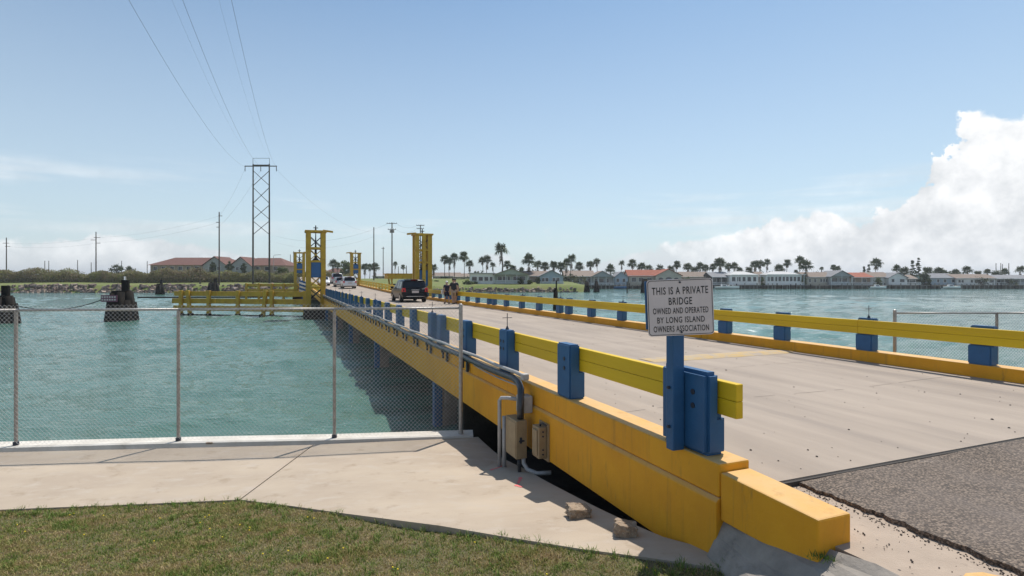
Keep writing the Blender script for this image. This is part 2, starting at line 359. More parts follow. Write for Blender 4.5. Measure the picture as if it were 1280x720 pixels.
def resample(pl, n):
    L = [0]
    for a_, b_ in zip(pl, pl[1:]): L.append(L[-1] + (b_ - a_).length)
    out = []
    for i in range(n):
        s = L[-1] * i / (n - 1); j = 0
        while j < len(pl) - 2 and L[j + 1] < s: j += 1
        out.append(pl[j].lerp(pl[j + 1], (s - L[j]) / max(1e-6, L[j + 1] - L[j])))
    return out
def fixz(pl, dz=0.0):
    return [Vector((p.x, p.y, zs(p.y * CT - p.x * ST) + dz)) for p in pl]
path = bpy.data.objects.new('footpath', None); COL.objects.link(path); tag(path, 'pale concrete footpath ramping up beside the bridge', kind='structure')
capin = [p - fnor * 0.16 for p in (F0, FP[0], FP[1], FP[2], FP[3])]
jt = gp(300, 624.5); jb = gp(392, 556)
left_front = [F0 - fnor * 2.4 + fdir * -0.0] + EP[2:4] + [jt - fdir * 0.012]
left_front[0].z = 0.68
left_back = [capin[0], jb - fdir * 0.012]
s1 = grid2(fixz(resample([left_front[0], EP[1], EP[2], EP[3], jt - fdir * 0.012], 24)), fixz(resample(left_back, 24)), 6, m=concrete, name='slab'); s1.parent = path
CH = [gp(*p) for p in [(597.5, 546), (607, 555), (633, 575), (643, 580), (660, 588), (680, 600), (726, 624), (758, 640), (790, 654.5), (827, 670.5), (886, 686.5)]]
rf = fixz(resample(EP[4:], 40)); rf[0] = jt + fdir * 0.012
rb = fixz(resample([jb + fdir * 0.012, capin[4]] + CH + [B(3.3, 3.2)], 40))
s2 = grid2(rf, rb, 8, m=concrete, name='slab'); s2.parent = path
# raised strip of light concrete along the water, under the fence
cap = grid2([p - fnor * 0.155 for p in (F0, FP[0], FP[1], FP[2], FP[3])] + [FP[3] + fdir * 0.22 - fnor * 0.15], [p + fnor * 0.24 for p in (F0, FP[0], FP[1], FP[2], FP[3])] + [FP[3] + fdir * 0.22 + fnor * 0.24], 1, m=capconc, name='seawall', thick=2.2)
cap.location.z = 0.035; tag(cap, 'white concrete seawall cap below the left fence', kind='structure')
# seawall and dark ground below the bridge, continuing to the right
e0 = FP[3] + fdir * 0.225
mb = MB()
def uz(a, tt): return B(a, tt)
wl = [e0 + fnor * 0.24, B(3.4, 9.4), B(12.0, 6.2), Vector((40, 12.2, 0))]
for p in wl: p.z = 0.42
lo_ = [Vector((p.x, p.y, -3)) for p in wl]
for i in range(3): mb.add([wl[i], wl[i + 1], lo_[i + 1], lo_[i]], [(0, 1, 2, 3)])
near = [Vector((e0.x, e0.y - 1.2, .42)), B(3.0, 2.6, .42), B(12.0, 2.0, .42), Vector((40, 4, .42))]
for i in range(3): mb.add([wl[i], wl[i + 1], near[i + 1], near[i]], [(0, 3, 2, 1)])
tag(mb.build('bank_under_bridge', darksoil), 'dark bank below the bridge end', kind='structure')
# base terrain below lawn and path
mb = MB(); xs = np.linspace(-16, 3.2, 60); ys = np.linspace(-3, 9.6, 40)
def soff(x): return 0.022 + 0.055 * np.exp(-((x + 1.0) / 0.75) ** 2)
def edgeY(x): return float(np.interp(x, [p.x for p in EP], [p.y for p in EP]))
def soilz(x, y):
    tt = y * CT - x * ST; a = x * CT + y * ST
    z = zs(tt) - soff(x)
    if a > 2.55 and tt > 3.4 and y > edgeY(x) + .35: z = 0.40
    return z
for x in xs:
    for y in ys: mb.v.append((x, y, soilz(x, y)))
for i in range(59):
    for j in range(39):
        cx, cy = (xs[i] + xs[i + 1]) / 2, (ys[j] + ys[j + 1]) / 2; tt = cy * CT - cx * ST; a = cx * CT + cy * ST
        if a > 2.9 and tt > 2.6 and cy > edgeY(cx) + .35: continue
        if (Vector((cx, cy, 0)) - Vector((FP[0].x, FP[0].y, 0))).dot(fnor) > -0.5 : continue
        mb.f.append((i * 40 + j, (i + 1) * 40 + j, (i + 1) * 40 + j + 1, i * 40 + j + 1))
lawnm = mat('thin_lawn_soil', (0.16, 0.12, 0.065), (0.10, 0.095, 0.04), 3, 1.0, 0.02, 30)
tag(mb.build('lawn', lawnm, smooth=True, fix=False), 'patchy lawn in the foreground', kind='structure')
# apron: rough concrete below the kerb block, sloping down to the path
mb = MB()
top = [B(3.42, 3.60, 1.60), B(3.42, 3.2, 1.615), B(3.42, 2.72, 1.65), B(3.45, 2.4, 1.692), B(3.45, 1.6, 1.692), B(3.45, 0.6, 1.69)]
botm = [gp(888, 687), B(3.02, 3.1), B(2.86, 2.6), B(2.66, 2.1), B(2.45, 1.5), B(2.2, 0.5)]
botm = [Vector((p.x, p.y, zs(p.y * CT - p.x * ST) + 0.015)) for p in botm]
botm[0] = B(3.22, 3.66, 1.235)
g_ = grid2(top, botm, 10, m=grayconc, name='apron', thick=0.3)
bm = bmesh.new(); bm.from_mesh(g_.data)
for v in bm.verts: v.co.z += 0.022 * sin(v.co.x * 17 + v.co.y * 9) * cos(v.co.y * 23)
bm.to_mesh(bm and g_.data); bm.free(); tag(g_, 'rough grey concrete apron below the yellow kerb block', kind='structure')
# pavement strip between the kerb blocks and the asphalt
g_ = grid2([B(3.475, q, 1.685 + 0.004 * sin(q * 9)) for q in np.linspace(3.6, -1.0, 20)], [B(4.35, q, 1.70) for q in np.linspace(3.6, -1.0, 20)], 6, m=paveconc, name='pavement', thick=0.3)
tag(g_, 'cracked pinkish concrete strip beside the asphalt', kind='structure')

# asphalt approach road with a ragged edge
def asphalt():
    m = bpy.data.materials.new('coarse_worn_asphalt'); m.use_nodes = True; t = NT(m.node_tree); b = t.n['Principled BSDF']
    tc = t.node('ShaderNodeTexCoord'); v = tc.outputs['Object']; b.inputs['Roughness'].default_value = 0.95
    vo = t.node('ShaderNodeTexVoronoi'); t.put(vo.inputs['Vector'], v); vo.inputs['Scale'].default_value = 62
    sp = t.node('ShaderNodeSeparateColor'); t.put(sp.inputs[0], vo.outputs['Color'])
    c = t.mix(t.mapr(sp.outputs[0], 0.15, 0.85), (0.095, 0.070, 0.054), (0.29, 0.22, 0.165))
    c = t.mix(t.m('MULTIPLY', t.mapr(vo.outputs['Distance'], 0.35, 0.7), 0.75), c, (0.028, 0.024, 0.021))
    c = t.mix(t.mapr(t.noise(v, 0.9, 5, 0.6), 0.45, 0.72, 0.0, 0.5), c, (0.19, 0.155, 0.135))
    c = t.mix(t.mapr(t.noise(t.scaled(v, (0.35, 2.2, 1), (0, 0, R(-20)), (0.4, -1.1, 0)), 0.9, 8, 0.72), 0.60, 0.74, 0, 0.6), c, (0.40, 0.34, 0.29))
    t.put(b.inputs['Base Color'], c)
    bn = t.node('ShaderNodeBump'); bn.inputs['Distance'].default_value = 0.006
    t.put(bn.inputs['Height'], t.m('ADD', t.m('MULTIPLY', vo.outputs['Distance'], -1.0), t.noise(v, 30, 5, 0.6))); t.put(b.inputs['Normal'], bn.outputs[0])
    fr, bk = [], []
    for q in np.linspace(3.59, -2.0, 170):
        j = 0.012 * math.sin(q * 31) + 0.012 * math.sin(q * 13.7 + 1) + random.uniform(-0.016, 0.016)
        j *= min(1, (3.62 - q) * 4)
        fr.append(B(4.17 + j - 0.10 * max(0, 3.0 - q) * 0.2, q, 1.735)); bk.append(B(24, q, 1.735))
    g_ = grid2(fr, bk, 30, m=m, name='asphalt_road', thick=0.10)
    bm = bmesh.new(); bm.from_mesh(g_.data)
    for vv in bm.verts:
        vv.co.z += 0.010 * sin(vv.co.x * 2.1) * cos(vv.co.y * 2.7)
    bm.to_mesh(g_.data); bm.free()
    tag(g_, 'coarse brown grey asphalt road leading onto the bridge', kind='structure')
asphalt()
crumb = MB()                                           # loose dark crumbs along the broken edge
for i in range(900):
    q = random.uniform(-0.5, 3.58); a = 4.13 + random.gauss(-0.03, 0.03) - (0.15 if random.random() < 0.15 else 0) * random.random() * 3
    p = B(a, q, 1.694); s_ = random.uniform(0.002, 0.008)
    crumb.tube([p, p + Vector((random.uniform(-s_, s_), random.uniform(-s_, s_), s_))], [s_, s_ * 0.6], 5)
tag(crumb.build('loose_gravel', mat('dark_asphalt_crumb', (0.035, 0.03, 0.027), (0.09, 0.07, 0.06), 40, 0.95)), 'dark loose crumbs along the broken asphalt edge', kind='stuff')

# grass blades
def grass():
    gm = rnd_mat('lawn_blades', [(0.30, 0.19, 0.10), (0.54, 0.41, 0.23), (0.27, 0.20, 0.08), (0.42, 0.36, 0.14), (0.17, 0.22, 0.04), (0.10, 0.17, 0.03), (0.26, 0.31, 0.08)], 0.7, 0.25, patch=(4.5, 0.62))
    rng = np.random.default_rng(3); N = 230000
    ex = np.array([p.x for p in EP]); ey = np.array([p.y for p in EP])
    x = rng.uniform(-8.2, 2.35, N); yt = np.interp(x, ex, ey) - 0.015
    y = yt - rng.uniform(0, 1, N) ** 0.9 * 2.3
    # bare, thinned patches
    den = np.sin(x * 3.1 + np.sin(y * 4.3) * 1.3) * np.cos(y * 5.2 + x) ; keep = rng.uniform(0, 1, N) < 0.78 + 0.22 * den
    tt = y * CT - x * ST; a = x * CT + y * ST
    keep &= ~((tt > 0.2) & (a > 3.6))
    x, y, tt = x[keep], y[keep], tt[keep]; N = len(x)
    z = 0.68 + np.clip((8.3 - tt) * 0.117, 0, 0.87) - soff(x)
    h = rng.uniform(0.010, 0.036, N) * (0.7 + 0.6 * np.clip(den[keep], 0, 1)); th = rng.uniform(0, 2 * pi, N); w = rng.uniform(0.0018, 0.0045, N)
    ln = rng.uniform(0.2, 1.5, N) * h; ph = rng.uniform(0, 2 * pi, N)
    b0 = np.stack([x - w * np.cos(th), y - w * np.sin(th), z], 1); b1 = np.stack([x + w * np.cos(th), y + w * np.sin(th), z], 1)
    mx = x + ln * 0.35 * np.cos(ph); my = y + ln * 0.35 * np.sin(ph)
    m0 = np.stack([mx - w * .8 * np.cos(th), my - w * .8 * np.sin(th), z + h * 0.62], 1); m1 = np.stack([mx + w * .8 * np.cos(th), my + w * .8 * np.sin(th), z + h * 0.62], 1)
    tp = np.stack([x + ln * np.cos(ph), y + ln * np.sin(ph), z + h], 1)
    V = np.stack([b0, b1, m1, m0, tp], 1).reshape(-1, 3)
    me = bpy.data.meshes.new('grass'); me.vertices.add(5 * N); me.vertices.foreach_set('co', V.ravel())
    i = np.arange(N) * 5
    loops = np.stack([i, i + 1, i + 2, i + 3, i + 3, i + 2, i + 4], 1).ravel()
    me.loops.add(7 * N); me.loops.foreach_set('vertex_index', loops)
    me.polygons.add(2 * N); st = np.stack([np.arange(N) * 7, np.arange(N) * 7 + 4], 1).ravel(); me.polygons.foreach_set('loop_start', st)
    me.polygons.foreach_set('loop_total', np.tile([4, 3], N)); me.update(); me.validate()
    me.materials.append(gm); o = bpy.data.objects.new('grass', me); COL.objects.link(o)
    tag(o, 'short patchy green and brown grass in the foreground', 'grass', kind='stuff')
    tf = MB(); r_ = random.Random(14)
    for _ in range(900):
        cx = r_.uniform(-7.6, 2.2); cy = float(np.interp(cx, ex, ey)) - (r_.random() ** 1.6) * 2.1 + .02; t0 = cy * CT - cx * ST; gz = zs(t0) - float(soff(cx)); big = r_.uniform(.5, 1.3)
        for _b in range(r_.randint(7, 18)):
            x0, y0 = cx + r_.gauss(0, .018) * big, cy + r_.gauss(0, .018) * big; ph = r_.uniform(0, 2 * pi); L = r_.uniform(.02, .06) * big; hh = r_.uniform(.025, .065) * big; wv = r_.uniform(.0016, .0032); qx, qy = -sin(ph) * wv, cos(ph) * wv
            mx_, my_ = x0 + cos(ph) * L * .4, y0 + sin(ph) * L * .4
            tf.add([(x0 - qx, y0 - qy, gz), (x0 + qx, y0 + qy, gz), (mx_ + qx, my_ + qy, gz + hh * .75), (mx_ - qx, my_ - qy, gz + hh * .75), (x0 + cos(ph) * L, y0 + sin(ph) * L, gz + hh)], [(0, 1, 2, 3), (3, 2, 4)])
    tag(tf.build('grass_tufts', rnd_mat('tuft_blades', [(0.40, 0.31, 0.17), (0.30, 0.27, 0.10), (0.14, 0.22, 0.035), (0.09, 0.17, 0.025), (0.24, 0.32, 0.07)], 0.7, 0.25, patch=(1.7, .45)), fix=False), 'taller grass tufts and straw in the foreground lawn', 'grass', kind='stuff')
    fl = MB()
    for _ in range(46):
        xx = random.uniform(-7, 1.3); yy = float(np.interp(xx, ex, ey)) - random.uniform(0.1, 1.5); t_ = yy * CT - xx * ST
        p = Vector((xx, yy, zs(t_) - 0.0)); fl.tube([p, p + Vector((0, 0, 0.006))], [0.009, 0.006], 6)
    tag(fl.build('yellow_flowers', mat('yellow_petal', (0.75, 0.55, 0.02), None)), 'tiny yellow flowers scattered in the lawn', 'flowers', kind='stuff')
    wd = MB(); r_ = random.Random(4)
    for cx, cy, n_, hh in ((B(3.30, 2.66).x, B(3.30, 2.66).y, 70, .05), (gp(925, 712).x, gp(925, 712).y, 60, .14), (gp(700, 688).x, gp(700, 688).y, 10, .08), (gp(962, 708).x, gp(962, 708).y + .05, 30, 0.09)):
        for _ in range(n_):
            x0, y0 = cx + r_.gauss(0, .045), cy + r_.gauss(0, .03); tt0 = y0 * CT - x0 * ST
            z0 = 1.645 if hh == .05 else zs(tt0) - .02
            dx, dy, h0 = r_.gauss(0, .35) * hh, r_.gauss(0, .35) * hh, r_.uniform(.5, 1) * hh
            wd.add([(x0 - .003, y0, z0), (x0 + .003, y0, z0), (x0 + dx, y0 + dy, z0 + h0)], [(0, 1, 2)])
    tag(wd.build('weeds', rnd_mat('weed_leaf', [(0.06, 0.12, 0.02), (0.12, 0.19, 0.04)], 0.7, 0.2), fix=False), 'small green weeds by the kerb and path edge', 'weeds', kind='stuff')
grass()
# pink survey marks on the path, drawn as thin flecks of paint
def blot(name, pts, w, label):
    mb = MB(); r_ = random.Random(2)
    for a_, b_ in zip(pts, pts[1:]):
        for k in range(14):
            p = Vector(gp(*a_)).lerp(gp(*b_), (k + r_.random()) / 14); s_ = w * r_.uniform(.3, 1)
            mb.add([(p.x + s_ * cos(q) * r_.uniform(.7, 1.2), p.y + s_ * sin(q) * r_.uniform(.7, 1.2), p.z + 0.004 + k * 0.0001) for q in np.linspace(0, 2 * pi, 8)[:-1]], [tuple(range(7))])
    tag(mb.build(name, pinkpaint, path), label)
blot('paint_mark', [(613, 588), (628, 583)], .025, 'faint pink survey paint mark left of the pipes')
blot('paint_mark', [(651, 597), (648, 604)], .03, 'pink survey paint mark below the black conduit')
blot('paint_mark', [(645, 607), (652, 609)], .03, 'orange pink survey paint mark in the sun')

# ================================================================== BRIDGE
Z_CURB, Z_DECK, Z_LEDGE, Z_BOT = 1.98, 1.75, 1.70, 1.065
SP = 9.38; D0 = 4.42
def zup(tt):                          # deck climbs beyond the near lift towers
    return 0.0 if tt < 56 else (tt - 56) * 0.0165
br = bthing('bridge', 'long low concrete bridge with ochre yellow girders and worn pale deck', 'bridge')
deckm = mat('worn_pale_deck_concrete', (0.375, 0.305, 0.245), (0.29, 0.235, 0.19), 0.8, 0.9, 0.0025, 70, c3=(0.34, 0.275, 0.22), stretch=(2.2, 0.35, 1), dirt=((0.19, 0.158, 0.138), 0.9, 0.50, 0.80, (1.3, 0.08, 1)), spots=((0.05, 0.04, 0.035), 1.5, 0.03))
ts = [3.62] + [D0 + SP * i - 0.56 for i in range(1, 6)] + [56.0]
for i in range(len(ts) - 1):
    g = 0.008
    a0, a1 = ts[i] + (g if i else 0), ts[i + 1] - g
    MB().box(3.642, 11.44, a0, a1, Z_DECK - 0.28, Z_DECK).build('deck_slab', deckm, br, off=OFF)
    for s_, x0, x1, gx0, gx1 in ((-1, 3.31, 3.64, 3.28, 3.55), (1, 11.442, 11.78, 11.50, 11.81)):
        MB().box(x0, x1, a0, a1, Z_LEDGE, Z_CURB).build('kerb', yellow, br, off=OFF, bevel=0.018)
        if s_ < 0: poly = [(gx0, Z_BOT), (gx1, Z_BOT), (gx1, Z_LEDGE - 0.001), (gx0 + 0.032, Z_LEDGE - 0.001), (gx0, Z_LEDGE - 0.034)]
        else: poly = [(gx0, Z_BOT), (gx1, Z_BOT), (gx1, Z_LEDGE - 0.034), (gx1 - 0.032, Z_LEDGE - 0.001), (gx0, Z_LEDGE - 0.001)]
        MB().prism(poly, a0, a1).build('girder', yellow, br, off=OFF, bevel=0.012)
for k, x in enumerate((5.2, 7.3, 9.5)):
    MB().box(x - .2, x + .2, 3.9, 56, Z_BOT + .05, Z_DECK - .282).build('inner_girder', pileconc, br, off=OFF)
# movable span and far approach, climbing slightly
far = MB(); q = [56.02 + 5 * i for i in range(0, 45)]
def strip(mb, x0, x1, zt, th, tl):
    for u0, u1 in zip(tl, tl[1:]):
        a_, b_ = zt + zup(u0), zt + zup(u1)
        mb.hexa([(x0, u0, a_ - th), (x1, u0, a_ - th), (x1, u1, b_ - th), (x0, u1, b_ - th)], [(x0, u0, a_), (x1, u0, a_), (x1, u1, b_), (x0, u1, b_)])
    return mb
strip(MB(), 3.642, 11.44, Z_DECK, .25, [56.02, 70, 84, 98]).build('deck_slab', deckm, br, off=OFF)
strip(MB(), 3.31, 3.64, Z_CURB, .8, [56.02, 70, 84, 98]).build('kerb', yellow, br, off=OFF)
strip(MB(), 11.442, 11.78, Z_CURB, .8, [56.02, 70, 84, 98]).build('kerb', yellow, br, off=OFF)
mb = MB()
def zroad(u): return max(1.75 + zup(min(u, 135)), 0)
tl = [98.02, 110, 122, 135, 170, 230, 330]
for u0, u1 in zip(tl, tl[1:]):
    mb.hexa([B(3.3, u0, -1), B(12.0, u0, -1), B(12.0, u1, -1), B(3.3, u1, -1)], [B(3.3, u0, zroad(u0) + (0 if u0 < 135 else 0.9)), B(12.0, u0, zroad(u0) + (0 if u0 < 135 else .9)), B(12.0, u1, zroad(u1) + (0 if u1 < 135 else .9)), B(3.3, u1, zroad(u1) + (0 if u1 < 135 else .9))])
tag(mb.build('far_road', deckm), 'road on the far bank leading off the bridge', kind='structure')
# piers
for i in range(1, 6):
    tt = D0 + SP * i - 0.56
    MB().box(3.55, 11.5, tt - .33, tt + .33, Z_BOT - .62, Z_BOT - .005).build('pier_cap', pileconc, br, off=OFF, bevel=.02)
    for x in (3.62, 6.2, 8.8, 11.35):
        MB().box(x - .24, x + .24, tt - .24, tt + .24, -3, Z_BOT - .6 if 4 < x < 11 else Z_BOT - .01).build('pile', pileconc, br, off=OFF, bevel=.03)
    MB().box(3.30, 3.50, tt - .26, tt - .05, -0.9, Z_BOT - .012).build('pile_guard', blue, br, off=OFF, bevel=.02)
    MB().box(3.30, 3.37, tt - .012, tt + .02, Z_BOT - .07, Z_BOT + .02).build('bearing_plate', bolt, br, off=OFF)
# end wall under the near end, then a dark wall added as shade
MB().box(3.6, 11.6, 3.64, 4.2, -1, Z_BOT - .004).build('abutment_or_shade_wall', pileconc, br, off=OFF)
MB().box(3.31, 11.6, 10.7, 11.1, -3, Z_BOT - .006).build('abutment_or_shade_wall', darksoil, br, off=OFF)  # added dark wall, paints the black shade below the deck
# kerb blocks at the near end
MB().hexa([(3.315, 2.70, 1.52), (3.63, 2.70, 1.52), (3.63, 3.612, 1.52), (3.315, 3.612, 1.52)], [(3.315, 2.70, 1.885), (3.63, 2.70, 1.885), (3.63, 3.612, 1.915), (3.315, 3.612, 1.915)]).build('kerb_block', yellow, br, off=OFF, bevel=.016)
blk = MB(); yb = 1.93
pts_ = [(3.35, -1.5), (3.66, -1.5), (3.66, yb - .12), (3.60, yb - .03), (3.50, yb), (3.40, yb - .03), (3.35, yb - .12)]
tag(blk.prism(pts_, 1.5, 1.875, 'z').build('kerb_block', yellow, bthing('kerb_block', 'rounded end of a second yellow kerb block at the bottom edge', 'kerb', off=(3.5, yb, 1.5)), off=(3.5, yb, 1.5), bevel=.012), None)
# faded yellow hump across the deck
hm = mat('faded_yellow_road_paint', (0.50, 0.33, 0.12), (0.42, 0.33, 0.22), 5, 0.9, dirt=((0.36, 0.30, 0.25), 3, 0.48, 0.62))
mb = MB(); prof = [(-.30, 0.0), (-.2, .028), (0, .04), (.2, .028), (.30, 0)]
xsn = [7.2, 8.0, 8.8, 9.6, 10.3, 10.8, 11.1, 11.3, 11.4]
for i, x in enumerate(xsn):
    k = 1.0 if x < 11 else (0.85 if x < 11.2 else (0.55 if x < 11.35 else .2))
    for (dy, dz) in prof: mb.v.append((x, 10.05 + dy * k, Z_DECK + 0.003 + dz * (k if x > 7.3 else .2)))
for i in range(len(xsn) - 1):
    for j in range(4): mb.f.append((i * 5 + j, (i + 1) * 5 + j, (i + 1) * 5 + j + 1, i * 5 + j + 1))
mb.build('speed_hump', hm, br, off=OFF, smooth=True)
# transverse saw cuts and tar specks on the deck
jm = mat('dark_joint_filler', (0.05, 0.042, 0.036), None, rough=0.9)
mb = MB(); r_ = random.Random(9)
for tt in (6.3, 8.6, 11.6, 16.5, 20.5):
    pr = None
    for x in np.linspace(3.7, 11.4, 40):
        p = (x, tt + r_.gauss(0, .006) + 0.05 * sin(x * 1.3 + tt))
        if pr and r_.random() > 0.22: mb.add([(pr[0], pr[1] - .004, Z_DECK + .004), (p[0], p[1] - .004, Z_DECK + .004), (p[0], p[1] + .003, Z_DECK + .004), (pr[0], pr[1] + .003, Z_DECK + .004)], [(0, 1, 2, 3)])
        pr = p
mb.build('deck_crack', jm, br, off=OFF, fix=False)['kind'] = 'stuff'
mb = MB()
for _ in range(240):
    x, y, s_ = r_.uniform(3.8, 11.2), 3.75 + r_.random() ** 1.4 * 20, abs(r_.gauss(.003, .005)) + .003
    mb.tube([(x, y, Z_DECK + .001), (x + s_ * .3, y, Z_DECK + .004 + s_ * .4)], [s_, s_ * .5], 6)
mb.build('tar_speck', jm, br, off=OFF)['kind'] = 'stuff'
# strip of dark filler at the asphalt joint
MB().box(3.66, 24, 3.585, 3.618, 1.70, 1.738).build('joint_filler', jm, br, off=OFF)

# ---------------------------------------------------------------- guard rails
def post_mesh(w, side, ztop=2.67, e=.22):
    # local: x across (0 = water side face for side -1), y along, z from kerb top
    h = ztop - Z_CURB; nz0 = 2.335 - Z_CURB - .01; n = .075
    poly = [(0, 0), (e, 0), (e, nz0), (e - n, nz0), (e - n, h), (0, h)]
    if side > 0: poly = [(-p[0], p[1]) for p in poly]
    mb = MB().prism(poly, -w / 2, w / 2); return mb
def cross_mesh():
    mb = MB(); mb.tube([(0, 0, 0), (0, 0, .02), (0, 0, .06), (0, 0, .065)], [.032, .028, .010, .007], 8); mb.tube([(0, 0, .06), (0, 0, .27)], .0065, 6); mb.tube([(-.085, 0, .195), (.085, 0, .195)], .0055, 6); return mb.mesh('cross')
PM = {}
def get(key, fn, m, bev=0.0):
    if key not in PM:
        o = fn(); bm = bmesh.new(); bm.from_mesh(o.mesh(key)); bmesh.ops.recalc_face_normals(bm, faces=bm.faces)
        if bev: bmesh.ops.bevel(bm, geom=[e for e in bm.edges if e.calc_face_angle(0) > .6], offset=bev, segments=4, affect='EDGES')
        me = bpy.data.meshes.new(key); bm.to_mesh(me); bm.free(); me.materials.append(m); PM[key] = me
    return PM[key]
crossm = cross_mesh(); crossm.materials.append(bolt)
boltme = MB().tube([(0, 0, 0), (-.007, 0, 0)], .026, 8).mesh('bolt'); boltme.materials.append(bolt)
for side, lab in ((-1, 'nearer blue posted guard rail with yellow boards on the water side kerb'), (1, 'farther blue posted guard rail with yellow boards across the road')):
    gr = bthing('guard_rail', lab, 'guard rail', off=(3.33 if side < 0 else 11.66, 3.6, Z_CURB))
    d0 = D0 if side < 0 else D0 - .35
    x0 = 3.335 if side < 0 else 11.662; ox = 3.33 if side < 0 else 11.66
    fe = []                                # far edges
    if side < 0: fe.append((d0 - .63, d0, 'end'))
    for i in range(0, 6):
        for k, o_ in enumerate((2.2, 4.35, 6.55, 8.5, 9.38)):
            y1 = d0 + SP * i + o_
            if y1 > (51.6 if side < 0 else 52): continue
            fe.append((y1 - .36, y1, 'cross' if k in (1, 4) and not (side < 0 and i == 1 and k == 1) else ''))
    for (y0, y1, kd) in fe:
        if kd == 'end': me = get('wide_post', lambda: post_mesh(.63, -1, 2.70), blue, .034)
        else: me = get('post' + str(side), lambda: post_mesh(.36, side), blue, .016)
        p = link_mesh('post', me, gr, (x0 - ox, (y0 + y1) / 2 - 3.6, 0))
        if kd == 'cross': link_mesh('cross', crossm, p, (.07 * -side * 1.0, -0.02, 2.67 - Z_CURB))
        if side < 0 and y0 < 30:
            zz = ((.50, 'a'), (.38, 'b')) if kd != 'end' else ((.53, 'a'), (.41, 'b'))
            for z_, _n in zz:
                link_mesh('bolt', boltme, p, (-.0005, -.14 if kd == 'end' else -.03, z_))
                if kd == 'cross': link_mesh('bolt', boltme, p, (-.0005, .10, z_))
    segs = [3.60] + [d0 + SP * i - .55 for i in range(1, 6)] + [51.5] if side < 0 else [-1.0, 8.36] + [d0 + SP * i - .55 for i in range(1, 6)] + [52.0]
    xa, xb = (x0 + .147, x0 + .219) if side < 0 else (x0 - .219, x0 - .147)
    for s0, s1 in zip(segs, segs[1:]):
        pr = 0.012 if (side > 0 and s0 < 0) else 0
        zb = 2.335 + (.004 if pr else 0)
        for z0_, z1_ in ((zb, zb + .141), (zb + .144, zb + .288)):
            MB().box(xa - ox - pr - (.0 if z0_ > 2.4 else .003), xb - ox - pr, s0 - 3.6 + .006, s1 - 3.6 - .006, z0_ - Z_CURB, z1_ - Z_CURB).build('board', railyel, gr, bevel=.004, seg=1)
# the lower yellow rails of the movable span
def small_rail(x, t0, t1, label, group):
    g = bthing('guard_rail', label, 'guard rail', off=(x, t0, Z_DECK + zup(t0)), group=None)
    n = int((t1 - t0) / 2.4)
    for i in range(n + 1):
        u = t0 + (t1 - t0) * i / n
        MB().box(x - .08, x + .08, u - .10, u + .10, Z_DECK + zup(u) + .1, Z_DECK + zup(u) + .95).build('post', railyel, g, off=(x, t0, Z_DECK + zup(t0)))
    for zz in (.55, .85):
        MB().hexa([(x - .12, t0, Z_DECK + zup(t0) + zz - .1), (x - .081, t0, Z_DECK + zup(t0) + zz - .1), (x - .081, t1, Z_DECK + zup(t1) + zz - .1), (x - .12, t1, Z_DECK + zup(t1) + zz - .1)],
                  [(x - .12, t0, Z_DECK + zup(t0) + zz + .1), (x - .081, t0, Z_DECK + zup(t0) + zz + .1), (x - .081, t1, Z_DECK + zup(t1) + zz + .1), (x - .12, t1, Z_DECK + zup(t1) + zz + .1)]).build('board', railyel, g, off=(x, t0, Z_DECK + zup(t0)))
small_rail(11.62, 57.5, 97.5, 'yellow two board rail on the movable span, far side of the road', None)
small_rail(3.48, 57.5, 97.5, 'yellow two board rail on the movable span behind the left tower', None)

# ---------------------------------------------------------------- cable run on the girder
cb = bthing('cable_run', 'black cable and grey pipe strapped along the yellow girder', 'cable', off=(3.2, 7.4, 2.0))
o_ = (3.2, 7.4, 2.0)
sag = lambda u: 0.02 * sin(u * 2.8)
pl = [(3.215, u, 2.06 + .5 * sag(u)) for u in np.linspace(56, 7.75, 60)]
MB().tube([(p[0], p[1], p[2] + .045) for p in pl] + [(3.20, 7.42, 2.10)], .030, 8).build('grey_pipe', greypipe, cb, off=o_, smooth=True)
pl2 = [(3.205, u, 2.0 + .014 * sin(u * 1.9)) for u in np.linspace(56, 7.8, 80)] + [(3.18, 7.55, 1.985), (3.14, 7.38, 1.93), (3.10, 7.28, 1.83), (3.08, 7.25, 1.68), (3.08, 7.25, 1.54)]
MB().tube(pl2, .05, 10).build('black_cable', blackpipe, cb, off=o_, smooth=True)
MB().tube([(3.235, u, 1.90 + .03 * sin((u - 7.6) * pi / 2.2) * (-1) + .02) for u in np.linspace(9.8, 7.6, 14)], .012, 6).build('thin_cable', greypipe, cb, off=o_, smooth=True)
MB().box(3.15, 3.26, 7.34, 7.43, 2.05, 2.145).build('end_fitting', greypipe, cb, off=o_, bevel=.02)
for u in np.arange(10.3, 54, 1.45):
    mb = MB().box(3.14, 3.285, u - .025, u + .025, 1.92, 2.00).box(3.245, 3.285, u - .04, u + .04, 1.72, 1.915).box(3.16, 3.20, u - .02, u + .02, 1.80, 1.915)
    mb.build('bracket', bolt, cb, off=o_)
# ---------------------------------------------------------------- electric boxes
eb = bthing('meter_box', 'tall tan electrical box on pipes beside the yellow girder', 'electrical box', off=(3.05, 7.35, 0.9)); o_ = (3.05, 7.35, .9)
MB().box(2.98, 3.14, 7.16, 7.56, 1.0, 1.53).build('box_body', tanbox, eb, off=o_, bevel=.006)
MB().box(2.972, 2.979, 7.18, 7.54, 1.03, 1.50).build('door', tanbox, eb, off=o_, bevel=.003)
MB().box(3.03, 3.06, 7.145, 7.159, 1.22, 1.30).box(3.02, 3.10, 7.150, 7.159, 1.24, 1.26).build('latch', bolt, eb, off=o_)
MB().tube([(3.05, 7.22, 1.0), (3.05, 7.22, .86), (3.05, 7.20, .76)], .026, 10).build('black_conduit', blackpipe, eb, off=o_, smooth=True)
MB().tube([(3.05, 7.22, .93), (3.05, 7.22, .89)], .033, 10).build('coupling', blackpipe, eb, off=o_)
